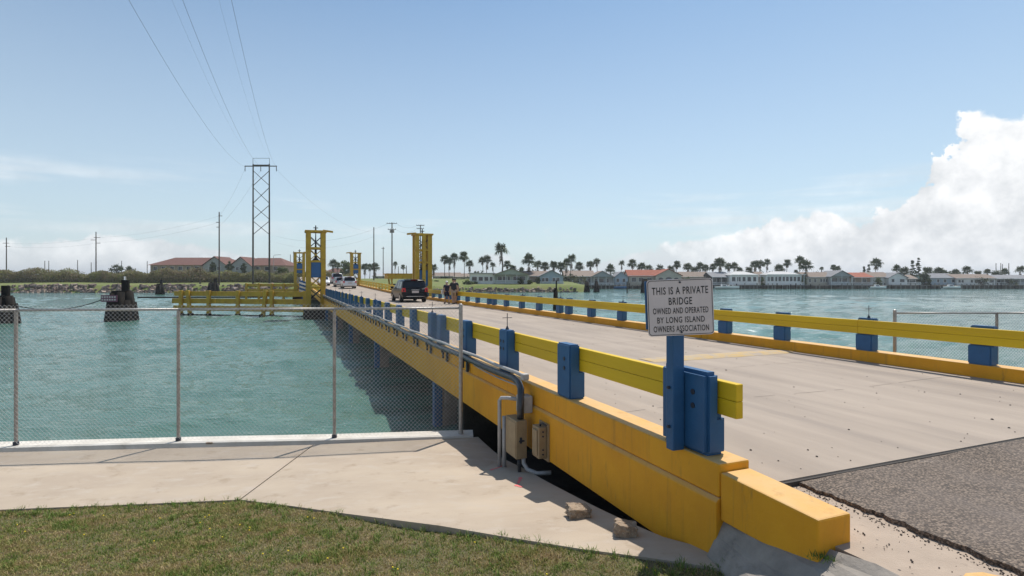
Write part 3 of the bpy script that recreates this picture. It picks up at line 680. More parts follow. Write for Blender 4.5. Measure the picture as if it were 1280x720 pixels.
MB().tube([(3.10, 7.19, 1.0), (3.10, 7.18, .93), (3.13, 7.12, .86), (3.22, 7.0, .83), (3.38, 6.88, .86)], .03, 10).build('bent_pipe', greypipe, eb, off=o_, smooth=True)
MB().tube([(2.98, 7.62, .70), (2.98, 7.62, 1.50)], .030, 10).build('pipe', greypipe, eb, off=o_, smooth=True)
MB().tube([(2.93, 7.68, .70), (2.93, 7.68, 1.72), (2.95, 7.66, 1.76), (3.02, 7.58, 1.77), (3.12, 7.45, 1.77)], .028, 10).build('elbow_pipe', greypipe, eb, off=o_, smooth=True)
MB().box(3.10, 3.275, 7.26, 7.46, 1.60, 1.84).build('junction_box', greypipe, eb, off=o_, bevel=.012)
eb2 = bthing('switch_box', 'small tan switch box on a plate fixed to the yellow girder', 'electrical box', off=(3.2, 6.9, 1.0)); o_ = (3.2, 6.9, 1.0)
MB().box(3.262, 3.279, 6.72, 7.02, 1.06, 1.56).build('back_plate', tanbox, eb2, off=o_)
MB().box(3.14, 3.261, 6.77, 6.98, 1.10, 1.52).build('box_body', tanbox, eb2, off=o_, bevel=.012)
MB().box(3.122, 3.139, 6.80, 6.95, 1.14, 1.48).build('door', tanbox, eb2, off=o_, bevel=.008)
mb = MB()
for z_ in (1.16, 1.22, 1.40, 1.46): mb.tube([(3.2, 6.769, z_), (3.2, 6.755, z_)], .012, 6)
mb.build('screws', bolt, eb2, off=o_)
MB().tube([(3.2, 6.85, 1.52), (3.2, 6.84, 1.56), (3.21, 6.78, 1.57), (3.24, 6.74, 1.54)], .014, 6).build('wire_loop', blackpipe, eb2, off=o_)

# ---------------------------------------------------------------- sign
sY = 4.82; sc_ = at(850.5, 384, 3.25); sX = (850.7 - HX) * sY / F; sZ = EYE - (384 - HY) * sY / F
sg = thing('sign', 'white private bridge notice on a blue post at the near end of the rail', 'sign', (sX, sY, 1.98))
WS, HS = .575, .485; ROLL = R(2.2)
def rr(w, h, r, n=5):
    o = []
    for cx, cz, a0 in ((w / 2 - r, h / 2 - r, 0), (-w / 2 + r, h / 2 - r, 90), (-w / 2 + r, -h / 2 + r, 180), (w / 2 - r, -h / 2 + r, 270)):
        for k in range(n + 1): o.append((cx + r * cos(R(a0 + 90 * k / n)), cz + r * sin(R(a0 + 90 * k / n))))
    return o
def onpanel(o): o.location = (0, 0, sZ - 1.98); o.rotation_euler = (0, -ROLL, R(2)); return o
pn = onpanel(MB().prism(rr(WS, HS, .03), 0, .004).build('panel', white, sg))
ringo, ringi = rr(WS - .014, HS - .014, .026), rr(WS - .024, HS - .024, .022)
mb = MB(); n_ = len(ringo); mb.v = [(p[0], -.0015, p[1]) for p in ringo] + [(p[0], -.0015, p[1]) for p in ringi]; mb.f = [(i, (i + 1) % n_, n_ + (i + 1) % n_, n_ + i) for i in range(n_)]
mb.build('border', black, pn, fix=False)
MB().box(-WS / 2 - .012, WS / 2 - .05, .012, .03, -HS / 2 + .06, HS / 2 - .01).build('backing_board', blue, pn)
for txt, cy, ch, wd in (('THIS IS A PRIVATE', 363, 9.4, 71), ('BRIDGE', 376.2, 9.2, 29.5), ('OWNED AND OPERATED', 388, 7.6, 70), ('BY LONG ISLAND', 399.5, 7.6, 60), ('OWNERS ASSOCIATION', 410.5, 7.6, 70)):
    cu = bpy.data.curves.new('lettering', 'FONT'); cu.body = txt; cu.align_x = 'CENTER'; cu.size = 1; cu.offset = .012; cu.resolution_u = 3; cu.space_character = 1.12
    tob = bpy.data.objects.new('tmp', cu); COL.objects.link(tob); bpy.context.view_layer.update()
    me = bpy.data.meshes.new_from_object(tob.evaluated_get(bpy.context.evaluated_depsgraph_get())); bpy.data.objects.remove(tob)
    xs_ = [v.co.x for v in me.vertices]; ys_ = [v.co.y for v in me.vertices]
    kx = (wd * sY / F) / (max(xs_) - min(xs_)); ky = (ch * sY / F) / (max(ys_) - min(ys_)); mx_ = (max(xs_) + min(xs_)) / 2; my_ = (max(ys_) + min(ys_)) / 2
    zc = -(cy - 384 + .0) * sY / F
    for v in me.vertices: v.co = Vector(((v.co.x - mx_) * kx, -.002, (v.co.y - my_) * ky + zc))
    me.materials.clear(); me.materials.append(black); link_mesh('lettering', me, pn)
for z_ in (.215, -.215): MB().tube([(0, -.001, z_), (0, -.010, z_)], .009, 8).build('bolt', bolt, pn)
px = (847 - 850.7) * sY / F
pe = B(3.262, 4.15) - Vector((sX, sY, 0))
pmb = MB()
cx_, cy_ = B(3.265, 4.12).x - sX, B(3.265, 4.12).y - sY
pst = MB().box(-.062, .062, -.05, .05, -.01, 1.52).build('post', blue, sg, loc=(cx_, cy_, 0), rotz=TH, bevel=.008)
pn.location.y = 0.0
for z_ in (.55, .20):
    MB().tube([(-.062, 0, z_), (-.085, 0, z_)], .014, 8).build('bolt', bolt, pst)

# ---------------------------------------------------------------- chain link fences
def mesh_wires(L, H, z0, w=.036, r=.0021, top=.045):
    mb = MB(); n = int(L / w); K = int((H + top) / w)
    for i in range(n):
        o = len(mb.v)
        for k in range(K + 1):
            x = (i + ((k + i) % 2)) * w; y = .004 if (k + i) % 2 else -.004; z = z0 + k * w
            mb.v += [(x - r, y, z - r * .5), (x + r, y, z - r * .5), (x, y + r, z + r)]
            mb.v[-1] = (x, y + 2 * r, z); mb.v[-2] = (x + r, y, z); mb.v[-3] = (x - r, y, z)
        for k in range(K):
            a_ = o + k * 3
            mb.f += [(a_, a_ + 1, a_ + 4, a_ + 3), (a_ + 1, a_ + 2, a_ + 5, a_ + 4), (a_ + 2, a_, a_ + 3, a_ + 5)]
    return mb
def fence(label, pts, H, ends, post_r=.028):
    f = thing('chain_link_fence', label, 'fence', pts[0])
    for i, p in enumerate(pts):
        q = p - pts[0]; big = i in ends
        hh = H + (.07 if big else -0.02)
        MB().tube([q, q + Vector((0, 0, hh - .02)), q + Vector((0, 0, hh)), q + Vector((0, 0, hh + .012))], [post_r * (1.25 if big else 1)] * 2 + [post_r * (1.15 if big else .9), .008], 12).build('post', galv if big else galvpost, f, smooth=False)
        MB().tube([q, q + Vector((0, 0, .09))], post_r * 1.6, 10).build('post_foot', bolt if not big else galv, f)
    for i in range(len(pts) - 1):
        a_, b_ = pts[i] - pts[0], pts[i + 1] - pts[0]; d = b_ - a_; L = d.length
        off = Vector((0, 0, H)); MB().tube([a_ + off, b_ + off], .021, 8).build('top_rail', galv, f, smooth=True)
        o = mesh_wires(L, H, .05).build('wire_mesh', wire, f, loc=a_ + Vector((d.y, -d.x, 0)).normalized() * .035, rotz=atan2(d.y, d.x), fix=False)
    return f
Hf = 2.30
lp = [FP[0] - fdir * 2.35, FP[0], FP[1], FP[2], FP[3]]
fence('chain link fence above the seawall, left of the bridge', lp, Hf, (4,))
Yr = 12.4; rp = [Vector(((x - HX) * Yr / F, Yr, .70)) for x in (1118.5, 1246, 1374, 1502)]
fence('chain link fence beyond the far guard rail at the right edge', rp, 2.05, (0,))
tag(MB().box(rp[0].x - .4, 60, Yr - .2, Yr + .2, -3, .70).build('right_seawall', capconc), kind='structure')
# two broken lumps of concrete
def rock_mesh(seed, sx=1, sy=1, sz=1, jag=.14, sub=2):
    bm = bmesh.new(); bmesh.ops.create_cube(bm, size=1); bmesh.ops.subdivide_edges(bm, edges=bm.edges, cuts=sub, use_grid_fill=True)
    r_ = random.Random(seed)
    for v in bm.verts:
        v.co = v.co * (1 - .08 * v.co.length) + Vector((r_.uniform(-jag, jag), r_.uniform(-jag, jag), r_.uniform(-jag, jag))) * .6
        v.co = Vector((v.co.x * sx, v.co.y * sy, v.co.z * sz))
    me = bpy.data.meshes.new('rock'); bm.to_mesh(me); bm.free(); me.materials.append(stone); return me
for (x, y, w, h, sd_, lb) in ((724, 648, .235, .11, 3, 'broken concrete lump in the girder shadow, farther of two'), (783.5, 672, .20, .125, 5, 'squarish broken concrete lump on the path edge, nearer the kerb')):
    p = gp(x, y); o = bpy.data.objects.new('concrete_lump', rock_mesh(sd_, w, w * .75, h, .10, 5)); COL.objects.link(o)
    o.location = p + Vector((0, .06, h * .42)); o.rotation_euler = (R(2), R(6), R(12 if sd_ == 3 else -6)); tag(o, lb, 'concrete lump')
p = gp(262, 556); o = bpy.data.objects.new('leaf_litter', rock_mesh(11, .12, .05, .03, .3, 2)); COL.objects.link(o); o.location = p + Vector((0, 0, .03)); tag(o, 'small clump of dry litter on the seawall cap by the fence', 'litter')

# ================================================================== LIFT TOWERS, FENDERS, DOLPHINS
tyel = mat('weathered_tower_yellow', (0.56, 0.34, 0.02), (0.42, 0.235, 0.018), 1.5, 0.6, dirt=((0.20, 0.11, 0.03), 3.0, 0.58, 0.75))
tblue = mat('counterweight_blue', (0.025, 0.12, 0.30), (0.02, 0.09, 0.22), 2, 0.5)
tdark = mat('dark_greased_steel', (0.025, 0.028, 0.035), None, rough=0.6)
def tower(a, tt, top, label, arm, zb=1.2, cw=4.4, side3=False):
    o = thing('lift_tower', label, 'tower', B(a, tt, 0.0), TH, 'yellow lift towers of the movable span')
    hx, hy = .62, .48; Hh = top
    for x in (-hx, hx):
        for y in (-hy, hy): MB().box(x - .20, x + .20, y - .16, y + .16, .9, Hh - .15).build('column', tyel, o)
    if side3: MB().box(-.16, .16, -hy - .30, -hy - .17, 1.5, Hh - .15).build('column', tyel, o)
    n = 5; zz = np.linspace(1.6, Hh - .4, n + 1)
    for i in range(n):
        for (p, q) in (((-hx, -hy), (hx, -hy)), ((-hx, hy), (hx, hy)), ((hx, -hy), (hx, hy)), ((-hx, -hy), (-hx, hy))):
            mb = MB().bar((p[0], p[1], zz[i]), (q[0], q[1], zz[i + 1]), .07).bar((q[0], q[1], zz[i]), (p[0], p[1], zz[i + 1]), .06)
            mb.build('lattice', tdark if i % 2 == 0 else tyel, o)
    for z in (zz[1], zz[3], zz[4]): MB().box(-hx - .12, hx + .12, -hy - .18, hy + .18, z - .09, z + .09).build('cross_beam', tyel, o)
    MB().box(-hx - .3, hx + .3, -hy - .28, hy + .28, Hh - .15, Hh + .02).build('cap', tyel, o, bevel=.02)
    if arm: MB().prism([(hx * arm, Hh - .02), (hx * arm + .85 * arm, Hh - .12), (hx * arm + .85 * arm, Hh + .04), (hx * arm, Hh + .14)], -.14, .14).build('arm', tyel, o)
    MB().tube([(0, 0, Hh + .02), (0, 0, Hh + .12), (0, 0, Hh + .5)], [.16, .07, .04], 8).build('finial', tdark, o)
    MB().tube([(-.2, 0, Hh + .28), (.2, 0, Hh + .28)], .04, 6).build('finial', tdark, o)
    MB().box(-.42, .42, -hy - .12, hy - .1, cw - .75, cw + .75).build('counterweight', tblue, o, bevel=.05)
    MB().tube([(0, 0, cw + .75), (0, 0, cw + 1.0), (0, 0, Hh - .1)], [.36, .12, .03], 8).build('hoist', tdark, o)
    MB().box(-1.0, 1.0, -.8, .8, -1, .95).build('base', blacktar, o, bevel=.06)
    return o
tower(2.62, 52.9, 7.8, 'tall yellow lattice tower on the left of the bridge, blue counterweight', 1)
tower(12.35, 53.3, 7.85, 'tall three columned yellow tower on the right behind the dark minivan', -1, side3=True, cw=3.6)
tower(2.25, 94.0, 7.7, 'small far yellow lattice tower left of the bridge by the striped gate', 1, cw=5.2)
tower(11.05, 96.5, 7.9, 'small far yellow tower right of the road beyond the white cars', -1, cw=5.2)
# steel strut and canopy beside the right tower
cn = thing('control_canopy', 'flat yellow canopy on slanted legs left of the right tower', 'canopy', B(12.4, 74, 0), TH)
MB().box(0, 3.6, -1.2, 1.6, 3.55, 4.15).box(-.2, 3.7, -1.3, 1.7, 4.151, 4.25).build('roof', tyel, cn)
for x in (.5, 3.0):
    for y in (-.9, 1.2): MB().bar((x + .4, y, .3), (x, y, 3.55), .18).build('leg', tyel, cn)
MB().box(.6, 3.0, -.6, 1.0, 1.4, 2.9).build('machinery', tdark, cn, bevel=.1)
MB().box(0, 3.6, -1.3, 1.6, 1.0, 1.35).build('platform', pileconc, cn)
st = thing('traffic_gate', 'blue and white diagonally striped gate beside the far left tower', 'gate', B(2.2, 83, 0), TH)
MB().box(.1, .2, -.05, .05, -1, 3.4).build('post', tblue, st)
for k in range(7):
    z = 1.6 + k * .26; MB().prism([(-.25 + .0, z), (.75, z - .35), (.75, z - .35 + .26), (-.25, z + .26)], -.06, .0).build('stripe', [chrome, tblue][0] if k % 2 else tblue, st)
def fender(label, x0, x1, Y0, Y1, rows, posts, dark):
    p0 = atY(x0, HY, Y0); p1 = atY(x1, HY, Y1); d = Vector((p1.x - p0.x, p1.y - p0.y, 0)); L = d.length
    o = thing('timber_fender', label, 'fender', (p0.x, p0.y, 0), atan2(d.y, d.x)); n = 3
    for (zt, zb, ex) in rows:
        for k in range(n):
            MB().box(-ex + (L + ex) * k / n + .02, -ex + (L + ex) * (k + 1) / n - .02, .05, .20, zb, zt).build('plank', tyel, o, bevel=.01, seg=1)
    for (f_, lean) in posts:
        w = .17; x = L * f_
        MB().hexa([(x - w + lean, -.2, -1), (x + w + lean, -.2, -1), (x + w + lean, .04, -1), (x - w + lean, .04, -1)], [(x - w, -.2, rows[0][0] + .08), (x + w, -.2, rows[0][0] + .08), (x + w, .04, rows[0][0] + .08), (x - w, .04, rows[0][0] + .08)]).build('post', tyel, o, bevel=.015, seg=1)
        MB().tube([(x + lean * .95, -.08, -1), (x + lean * .95, -.08, .22)], .25, 8).build('pile_foot', blacktar, o)
    MB().box(0, L, .06, .26, -.12, .12).build('waler', dark, o)
fender('long yellow plank fender in the water left of the near tower', 220, 384, 54.5, 51.5, [(2.34, 1.88, .3), (1.64, 1.16, .55), (.95, .46, .4)], [(.045, 0), (.10, .35), (.265, 0), (.49, 0), (.70, -.4), (.745, 0), (.99, 0)], blacktar)
fender('farther shorter yellow fender seen above the near one', 307, 374, 93, 90, [(2.75, 2.3, 0), (1.9, 1.5, 0), (1.1, .7, 0)], [(.02, 0), (.26, 0), (.5, 0), (.72, 0), (.98, 0)], blacktar)

def dolphin(label, x, ywl, ytop, wpx, n=9, cap=True, conc=False, sign=False, lamp=False, group=None, mast=.28, rail=False):
    Y = EYE * F / (ywl - HY); sc = Y / F; h = EYE - (ytop - HY) * sc; w = wpx * sc
    o = thing('mooring_dolphin', label, 'dolphin', ((x - HX) * sc, Y, 0), 0, group); r_ = random.Random(int(x))
    hb = h * (1 - mast)
    for k in range(n):
        th = 2 * pi * k / n; rb, rt = w * .44, w * (.10 if conc else .22)
        hh = hb * r_.uniform(.55, .72) if k % 2 and wpx > 20 else hb * r_.uniform(.93, 1.0)
        f_ = hh / hb
        MB().tube([(rb * cos(th), rb * sin(th), -1.2), ((rb + (rt - rb) * f_) * cos(th), (rb + (rt - rb) * f_) * sin(th), hh)], w * .125, 7).build('pile', blacktar, o, smooth=True)
    if cap: MB().tube([(0, 0, hb * .93), (0, 0, hb * 1.02)], w * (.27 if not conc else .22), 8).build('cap', blacktar, o)
    MB().tube([(0, 0, -1), (0, 0, hb * .9)], [w * .26, w * (.20 if not conc else .12)], 8).build('core', blacktar, o)
    MB().tube([(0, 0, hb * .45), (0, 0, hb * .53)], w * (.38 if not conc else .34), 10).build('band', blacktar, o)
    if mast > .05: MB().box(w * .02, w * .24, -.12, .15, hb * .9, h).build('mast', blacktar, o, bevel=.02)
    if lamp:
        MB().tube([(w * .12, 0, h), (w * .12, 0, h + .30)], .09, 8).build('lamp', chrome, o)
    if sign:
        sn = MB().box(-w * .36, w * .18, -w * .47, -w * .455, hb * .66, hb * .88).build('warning_board', mat('faded_maroon_board', (0.20, 0.06, 0.10), (0.13, 0.05, 0.08), 8, 0.6), o)
        for rr_, zz_ in enumerate((.81, .72)):
            for k in range(6):
                x_ = -w * .33 + k * w * .082
                MB().box(x_, x_ + w * .05, -w * .474, -w * .471, hb * (zz_ - .02), hb * (zz_ + .035)).build('lettering', white, sn)
    return o, Y
dA, YA = dolphin('dark timber dolphin cut by the left edge of the picture', 2, 404, 357, 38, n=10)
dB, YB = dolphin('dark timber dolphin carrying a maroon board, white lamp on top', 152, 400.5, 350, 37, n=12, sign=True, lamp=True)
dolphin('small dark dolphin off the left bank right of the maroon board', 200, 368, 349.5, 12, n=6)
dolphin('dark dolphin near the bank just above the yellow fender', 267, 366.5, 348, 16, n=7)
dolphin('tall dark pile cluster just past the far guard rail', 694.5, 387, 350.5, 7.0, n=6)
dolphin('left one of two round topped dark dolphins by the canal mouth', 733.5, 365, 351.5, 9, n=7, conc=True, mast=0)
dolphin('right one of two round topped dark dolphins by the canal mouth', 745.5, 365, 352, 9, n=7, conc=True, mast=0)
dolphin('wide dark pile cluster showing left of the notice', 806, 366, 348, 11, n=8, mast=0.05)
o = thing('channel_pile', 'thin weathered pile standing in the water between dolphins and notice', 'pile', ((784 - HX) * 146 / F, 146, 0)); MB().tube([(0, 0, -1), (0, 0, 2.9)], .17, 8).build('shaft', wood, o)
def cable(name, p, q, sag, r, m, label, cat, n=24):
    p, q = Vector(p), Vector(q)
    o = MB().tube([p.lerp(q, i / n) + Vector((0, 0, -4 * sag * (i / n) * (1 - i / n))) for i in range(n + 1)], r, 5).build(name, m, smooth=True); return tag(o, label, cat)
cable('mooring_rope', dA.location + Vector((.9, -.3, 1.55)), dB.location + Vector((-.8, -.3, 2.05)), .75, .035, blacktar, 'slack dark rope between the two left dolphins', 'rope')
o = cable('floating_boom', Vector(((172 - HX) * 100 / F, 100, .25)), Vector(((330 - HX) * 102 / F, 102, .25)), 0, .13, blacktar, 'thin dark boom floating between dolphins off the left bank', 'boom')
MB().tube([(0, 0, 0), (.01, 0, 0)], .01, 3)
# ================================================================== VEHICLES
def paint(name, c, metal=0.3): return mat(name, c, None, rough=0.30, metal=metal, coat=0.08, spec=0.22)
def car(name, label, cat, loc, yaw, L, Wd, Hh, body, kind='van', hatch=True, front_view=False):
    o = thing(name, label, cat, loc, yaw); W2 = Wd / 2
    belt = Hh * .57; rf = Hh
    if kind == 'pickup':
        st = [(-L / 2, .5, belt * .98, belt, .94, .94, .8), (-L / 2 + .08, .42, belt, belt + .02, 1, 1, .92), (-.55, .4, belt, belt + .03, 1, 1, .92), (-.45, .4, belt, rf - .03, 1, .99, .78), (.9, .4, belt, rf, 1, .99, .76), (1.45, .4, belt * .98, belt + .04, 1, .99, .85), (L / 2 - .2, .4, belt * .92, belt * .95, .98, .96, .8), (L / 2, .5, belt * .8, belt * .84, .9, .9, .75)]
    else:
        st = [(-L / 2, .45, belt * .95, belt * 1.0, .93, .93, .86), (-L / 2 + .10, .34, belt, belt * 1.06, 1, 1, .93), (-L / 2 + .42, .28, belt, rf - .05, 1, 1, .80), (-L / 2 + 1.2, .26, belt, rf, 1, 1, .79), (.35, .26, belt, rf - .01, 1, 1, .78), (1.35, .26, belt * .98, belt + .09, 1, .99, .86), (L / 2 - .35, .30, belt * .86, belt * .90, .97, .96, .80), (L / 2, .42, belt * .62, belt * .68, .88, .88, .75)]
    mb = MB(); rings = []
    for (y, zb, zbel, zr, wb, wbe, wr) in st:
        zm = zb + (zbel - zb) * .45; up = zr - zbel
        rg = [(-W2 * wb * .93, zb), (-W2 * wb, zm), (-W2 * wbe * .985, zbel), (-W2 * (wr + (wbe - wr) * .12), zbel + up * .86), (-W2 * wr * .86, zr - up * .01), (0, zr + up * .03)]
        rg = rg + [(-x, z) for x, z in rg[-2::-1]]; rings.append((y, rg)); mb.v += [(x, y, z) for x, z in rg]
    n = len(rings[0][1])
    for i in range(len(rings) - 1):
        for k in range(n): mb.f.append((i * n + k, i * n + (k + 1) % n, (i + 1) * n + (k + 1) % n, (i + 1) * n + k))
    mb.f.append(tuple(range(n))); mb.f.append(tuple((len(rings) - 1) * n + k for k in range(n))[::-1])
    bd = mb.build('body', body, o, bevel=.04)
    for p in bd.data.polygons: p.use_smooth = True
    def side(y, f, s):
        for (y0, r0), (y1, r1) in zip(rings, rings[1:]):
            if y0 <= y <= y1:
                k = (y - y0) / (y1 - y0); a_ = Vector((r0[2][0], r0[2][1])).lerp(Vector((r1[2][0], r1[2][1])), k); b_ = Vector((r0[3][0], r0[3][1])).lerp(Vector((r1[3][0], r1[3][1])), k)
                p = a_.lerp(b_, f); return Vector((p.x - .014 if s < 0 else -(p.x - .014), y, p.y))
    wins = [(-L / 2 + .62, -L / 2 + 1.45), (-L / 2 + 1.55, -.25), (-.15, .75)] if kind != 'pickup' else [(-.25, .35), (.45, 1.0)]
    for s in (-1, 1):
        for (ya, yb_) in wins:
            a_, b_, c_, d_ = side(ya, .10, s), side(yb_, .10, s), side(yb_ - .08, .88, s), side(ya + .06, .88, s)
            MB().quad(a_, b_, c_, d_).build('side_window', glass, o, fix=False)
        MB().box(s * (W2 + .02), s * (W2 + .22), .92, 1.06, belt, belt + .18).build('mirror', body, o, bevel=.02)
        for y_ in (-L / 2 + .95, L / 2 - .95):
            w = MB().tube([(s * (W2 - .24), y_, .34), (s * (W2 + .005), y_, .34)], .34, 16).build('wheel', rubber, o)
            MB().tube([(s * (W2 - .02), y_, .34), (s * (W2 + .02), y_, .34)], .21, 12).build('rim', alloy, w)
        # rear lamp wraps round the corner
        MB().hexa([(s * W2 * .72, -L / 2 - .03, belt * .80), (s * W2 * 1.01, -L / 2 + .02, belt * .80), (s * W2 * 1.01, -L / 2 + .22, belt * .80), (s * W2 * .72, -L / 2 + .1, belt * .80)],
                  [(s * W2 * .76, -L / 2 - .01, belt * 1.10), (s * W2 * .985, -L / 2 + .05, belt * 1.10), (s * W2 * .985, -L / 2 + .24, belt * 1.10), (s * W2 * .76, -L / 2 + .1, belt * 1.10)]).build('tail_light', redlens, o, bevel=.015)
        MB().hexa([(s * W2 * .60, L / 2 - .1, belt * .60), (s * W2 * .90, L / 2 - .14, belt * .60), (s * W2 * .98, L / 2 - .30, belt * .60), (s * W2 * .60, L / 2 - .30, belt * .60)],
                  [(s * W2 * .60, L / 2 - .14, belt * .78), (s * W2 * .88, L / 2 - .2, belt * .78), (s * W2 * .97, L / 2 - .36, belt * .78), (s * W2 * .60, L / 2 - .36, belt * .78)]).build('headlight', chrome, o)
    # rear and front glass lie on the sloping shell between belt and roof
    def glassq(i0, i1, f0, f1, k, oy, nm):
        (y0, r0), (y1, r1) = rings[i0], rings[i1]
        z0, z1 = r0[5][1], r1[5][1]; x0, x1 = abs(r0[4][0]) * k, abs(r1[4][0]) * k
        P = lambda f, s: Vector((s * (x0 + (x1 - x0) * f), y0 + (y1 - y0) * f + oy, z0 + (z1 - z0) * f + .01))
        MB().quad(P(f0, -1), P(f0, 1), P(f1, 1), P(f1, -1)).build(nm, glass, o, fix=False)
    if kind != 'pickup':
        glassq(1, 2, .08, .90, 1.05, -.035, 'rear_window'); glassq(5, 4, .10, .92, 1.02, .035, 'windscreen')
        MB().box(-.25, .25, -L / 2 + .36, -L / 2 + .42, rf - .06, rf - .02).build('brake_light', redlens, o)
        MB().box(-.8 * W2, .8 * W2, -L / 2 + .18, -L / 2 + .40, rf - .03, rf + .005).build('spoiler', body, o, bevel=.01)
    else: glassq(2, 3, .15, .9, 1.0, -.03, 'rear_window'); glassq(5, 4, .10, .92, 1.0, .03, 'windscreen')
    MB().box(-W2 * .96, W2 * .96, -L / 2 - .10, -L / 2 + .15, .38, .62).build('bumper', chrome if kind == 'pickup' else body, o, bevel=.05)
    MB().box(-W2 * .94, W2 * .94, L / 2 - .15, L / 2 + .06, .34, .58).build('bumper', body, o, bevel=.05)
    MB().box(-.26, .26, -L / 2 - .045, -L / 2 - .02, belt * .72, belt * .72 + .16).build('number_plate', white, o)
    MB().box(-.30, .30, -L / 2 - .035, -L / 2 - .01, belt * .94, belt * .94 + .03).build('trim_strip', chrome, o)
    MB().box(-W2 * .7, W2 * .7, -L / 2 - .11, -L / 2 - .09, .44, .47).build('bumper_strip', chrome, o)
    MB().box(-W2 * .85, W2 * .85, -L / 2 + .3, L / 2 - .3, .22, .40).build('underbody', rubber, o)
    return o
def zr(tt): return Z_DECK + zup(tt) + .003
car('minivan', 'dark blue black minivan driving away on the bridge deck', 'minivan', B(9.15, 44.3, zr(44.3)), TH, 5.1, 1.98, 1.74, paint('dark_navy_car_paint', (0.006, 0.007, 0.011), 0.0))
car('suv', 'white SUV with lit red lamps, nearest of the pale cars', 'car', B(8.5, 83, zr(83)), TH, 4.5, 1.85, 1.68, paint('white_car_paint', (0.68, 0.68, 0.69), 0.05))
car('hatchback', 'small silver car ahead of the white SUV', 'car', B(8.1, 91, zr(91)), TH, 4.2, 1.75, 1.50, paint('silver_car_paint', (0.45, 0.46, 0.48), .5))
car('pickup_truck', 'grey silver truck farthest along the bridge', 'truck', B(9.3, 112, zr(112)), TH, 5.6, 2.05, 1.95, paint('grey_car_paint', (0.36, 0.37, 0.39), .4), kind='van')
car('sedan', 'white car coming toward the camera behind the near left tower', 'car', B(6.1, 98, zr(98)), TH + pi, 4.5, 1.8, 1.5, MATS['white_car_paint'])
for (x, Y, nm, lab, mt, yw) in ((352, 175, 'parked_car', 'white car parked on the bank left of the far towers', 'white_car_paint', 1.3), (361, 178, 'parked_car', 'maroon car parked beside the white one on the bank', 'maroon', 1.5)):
    m_ = MATS.get(mt) or paint('maroon_car_paint', (0.16, 0.02, 0.03)); p = atY(x, HY, Y)
    car(nm, lab, 'car', (p.x, Y, landz(p.x, Y) + .02), yw, 4.5, 1.8, 1.5, m_)

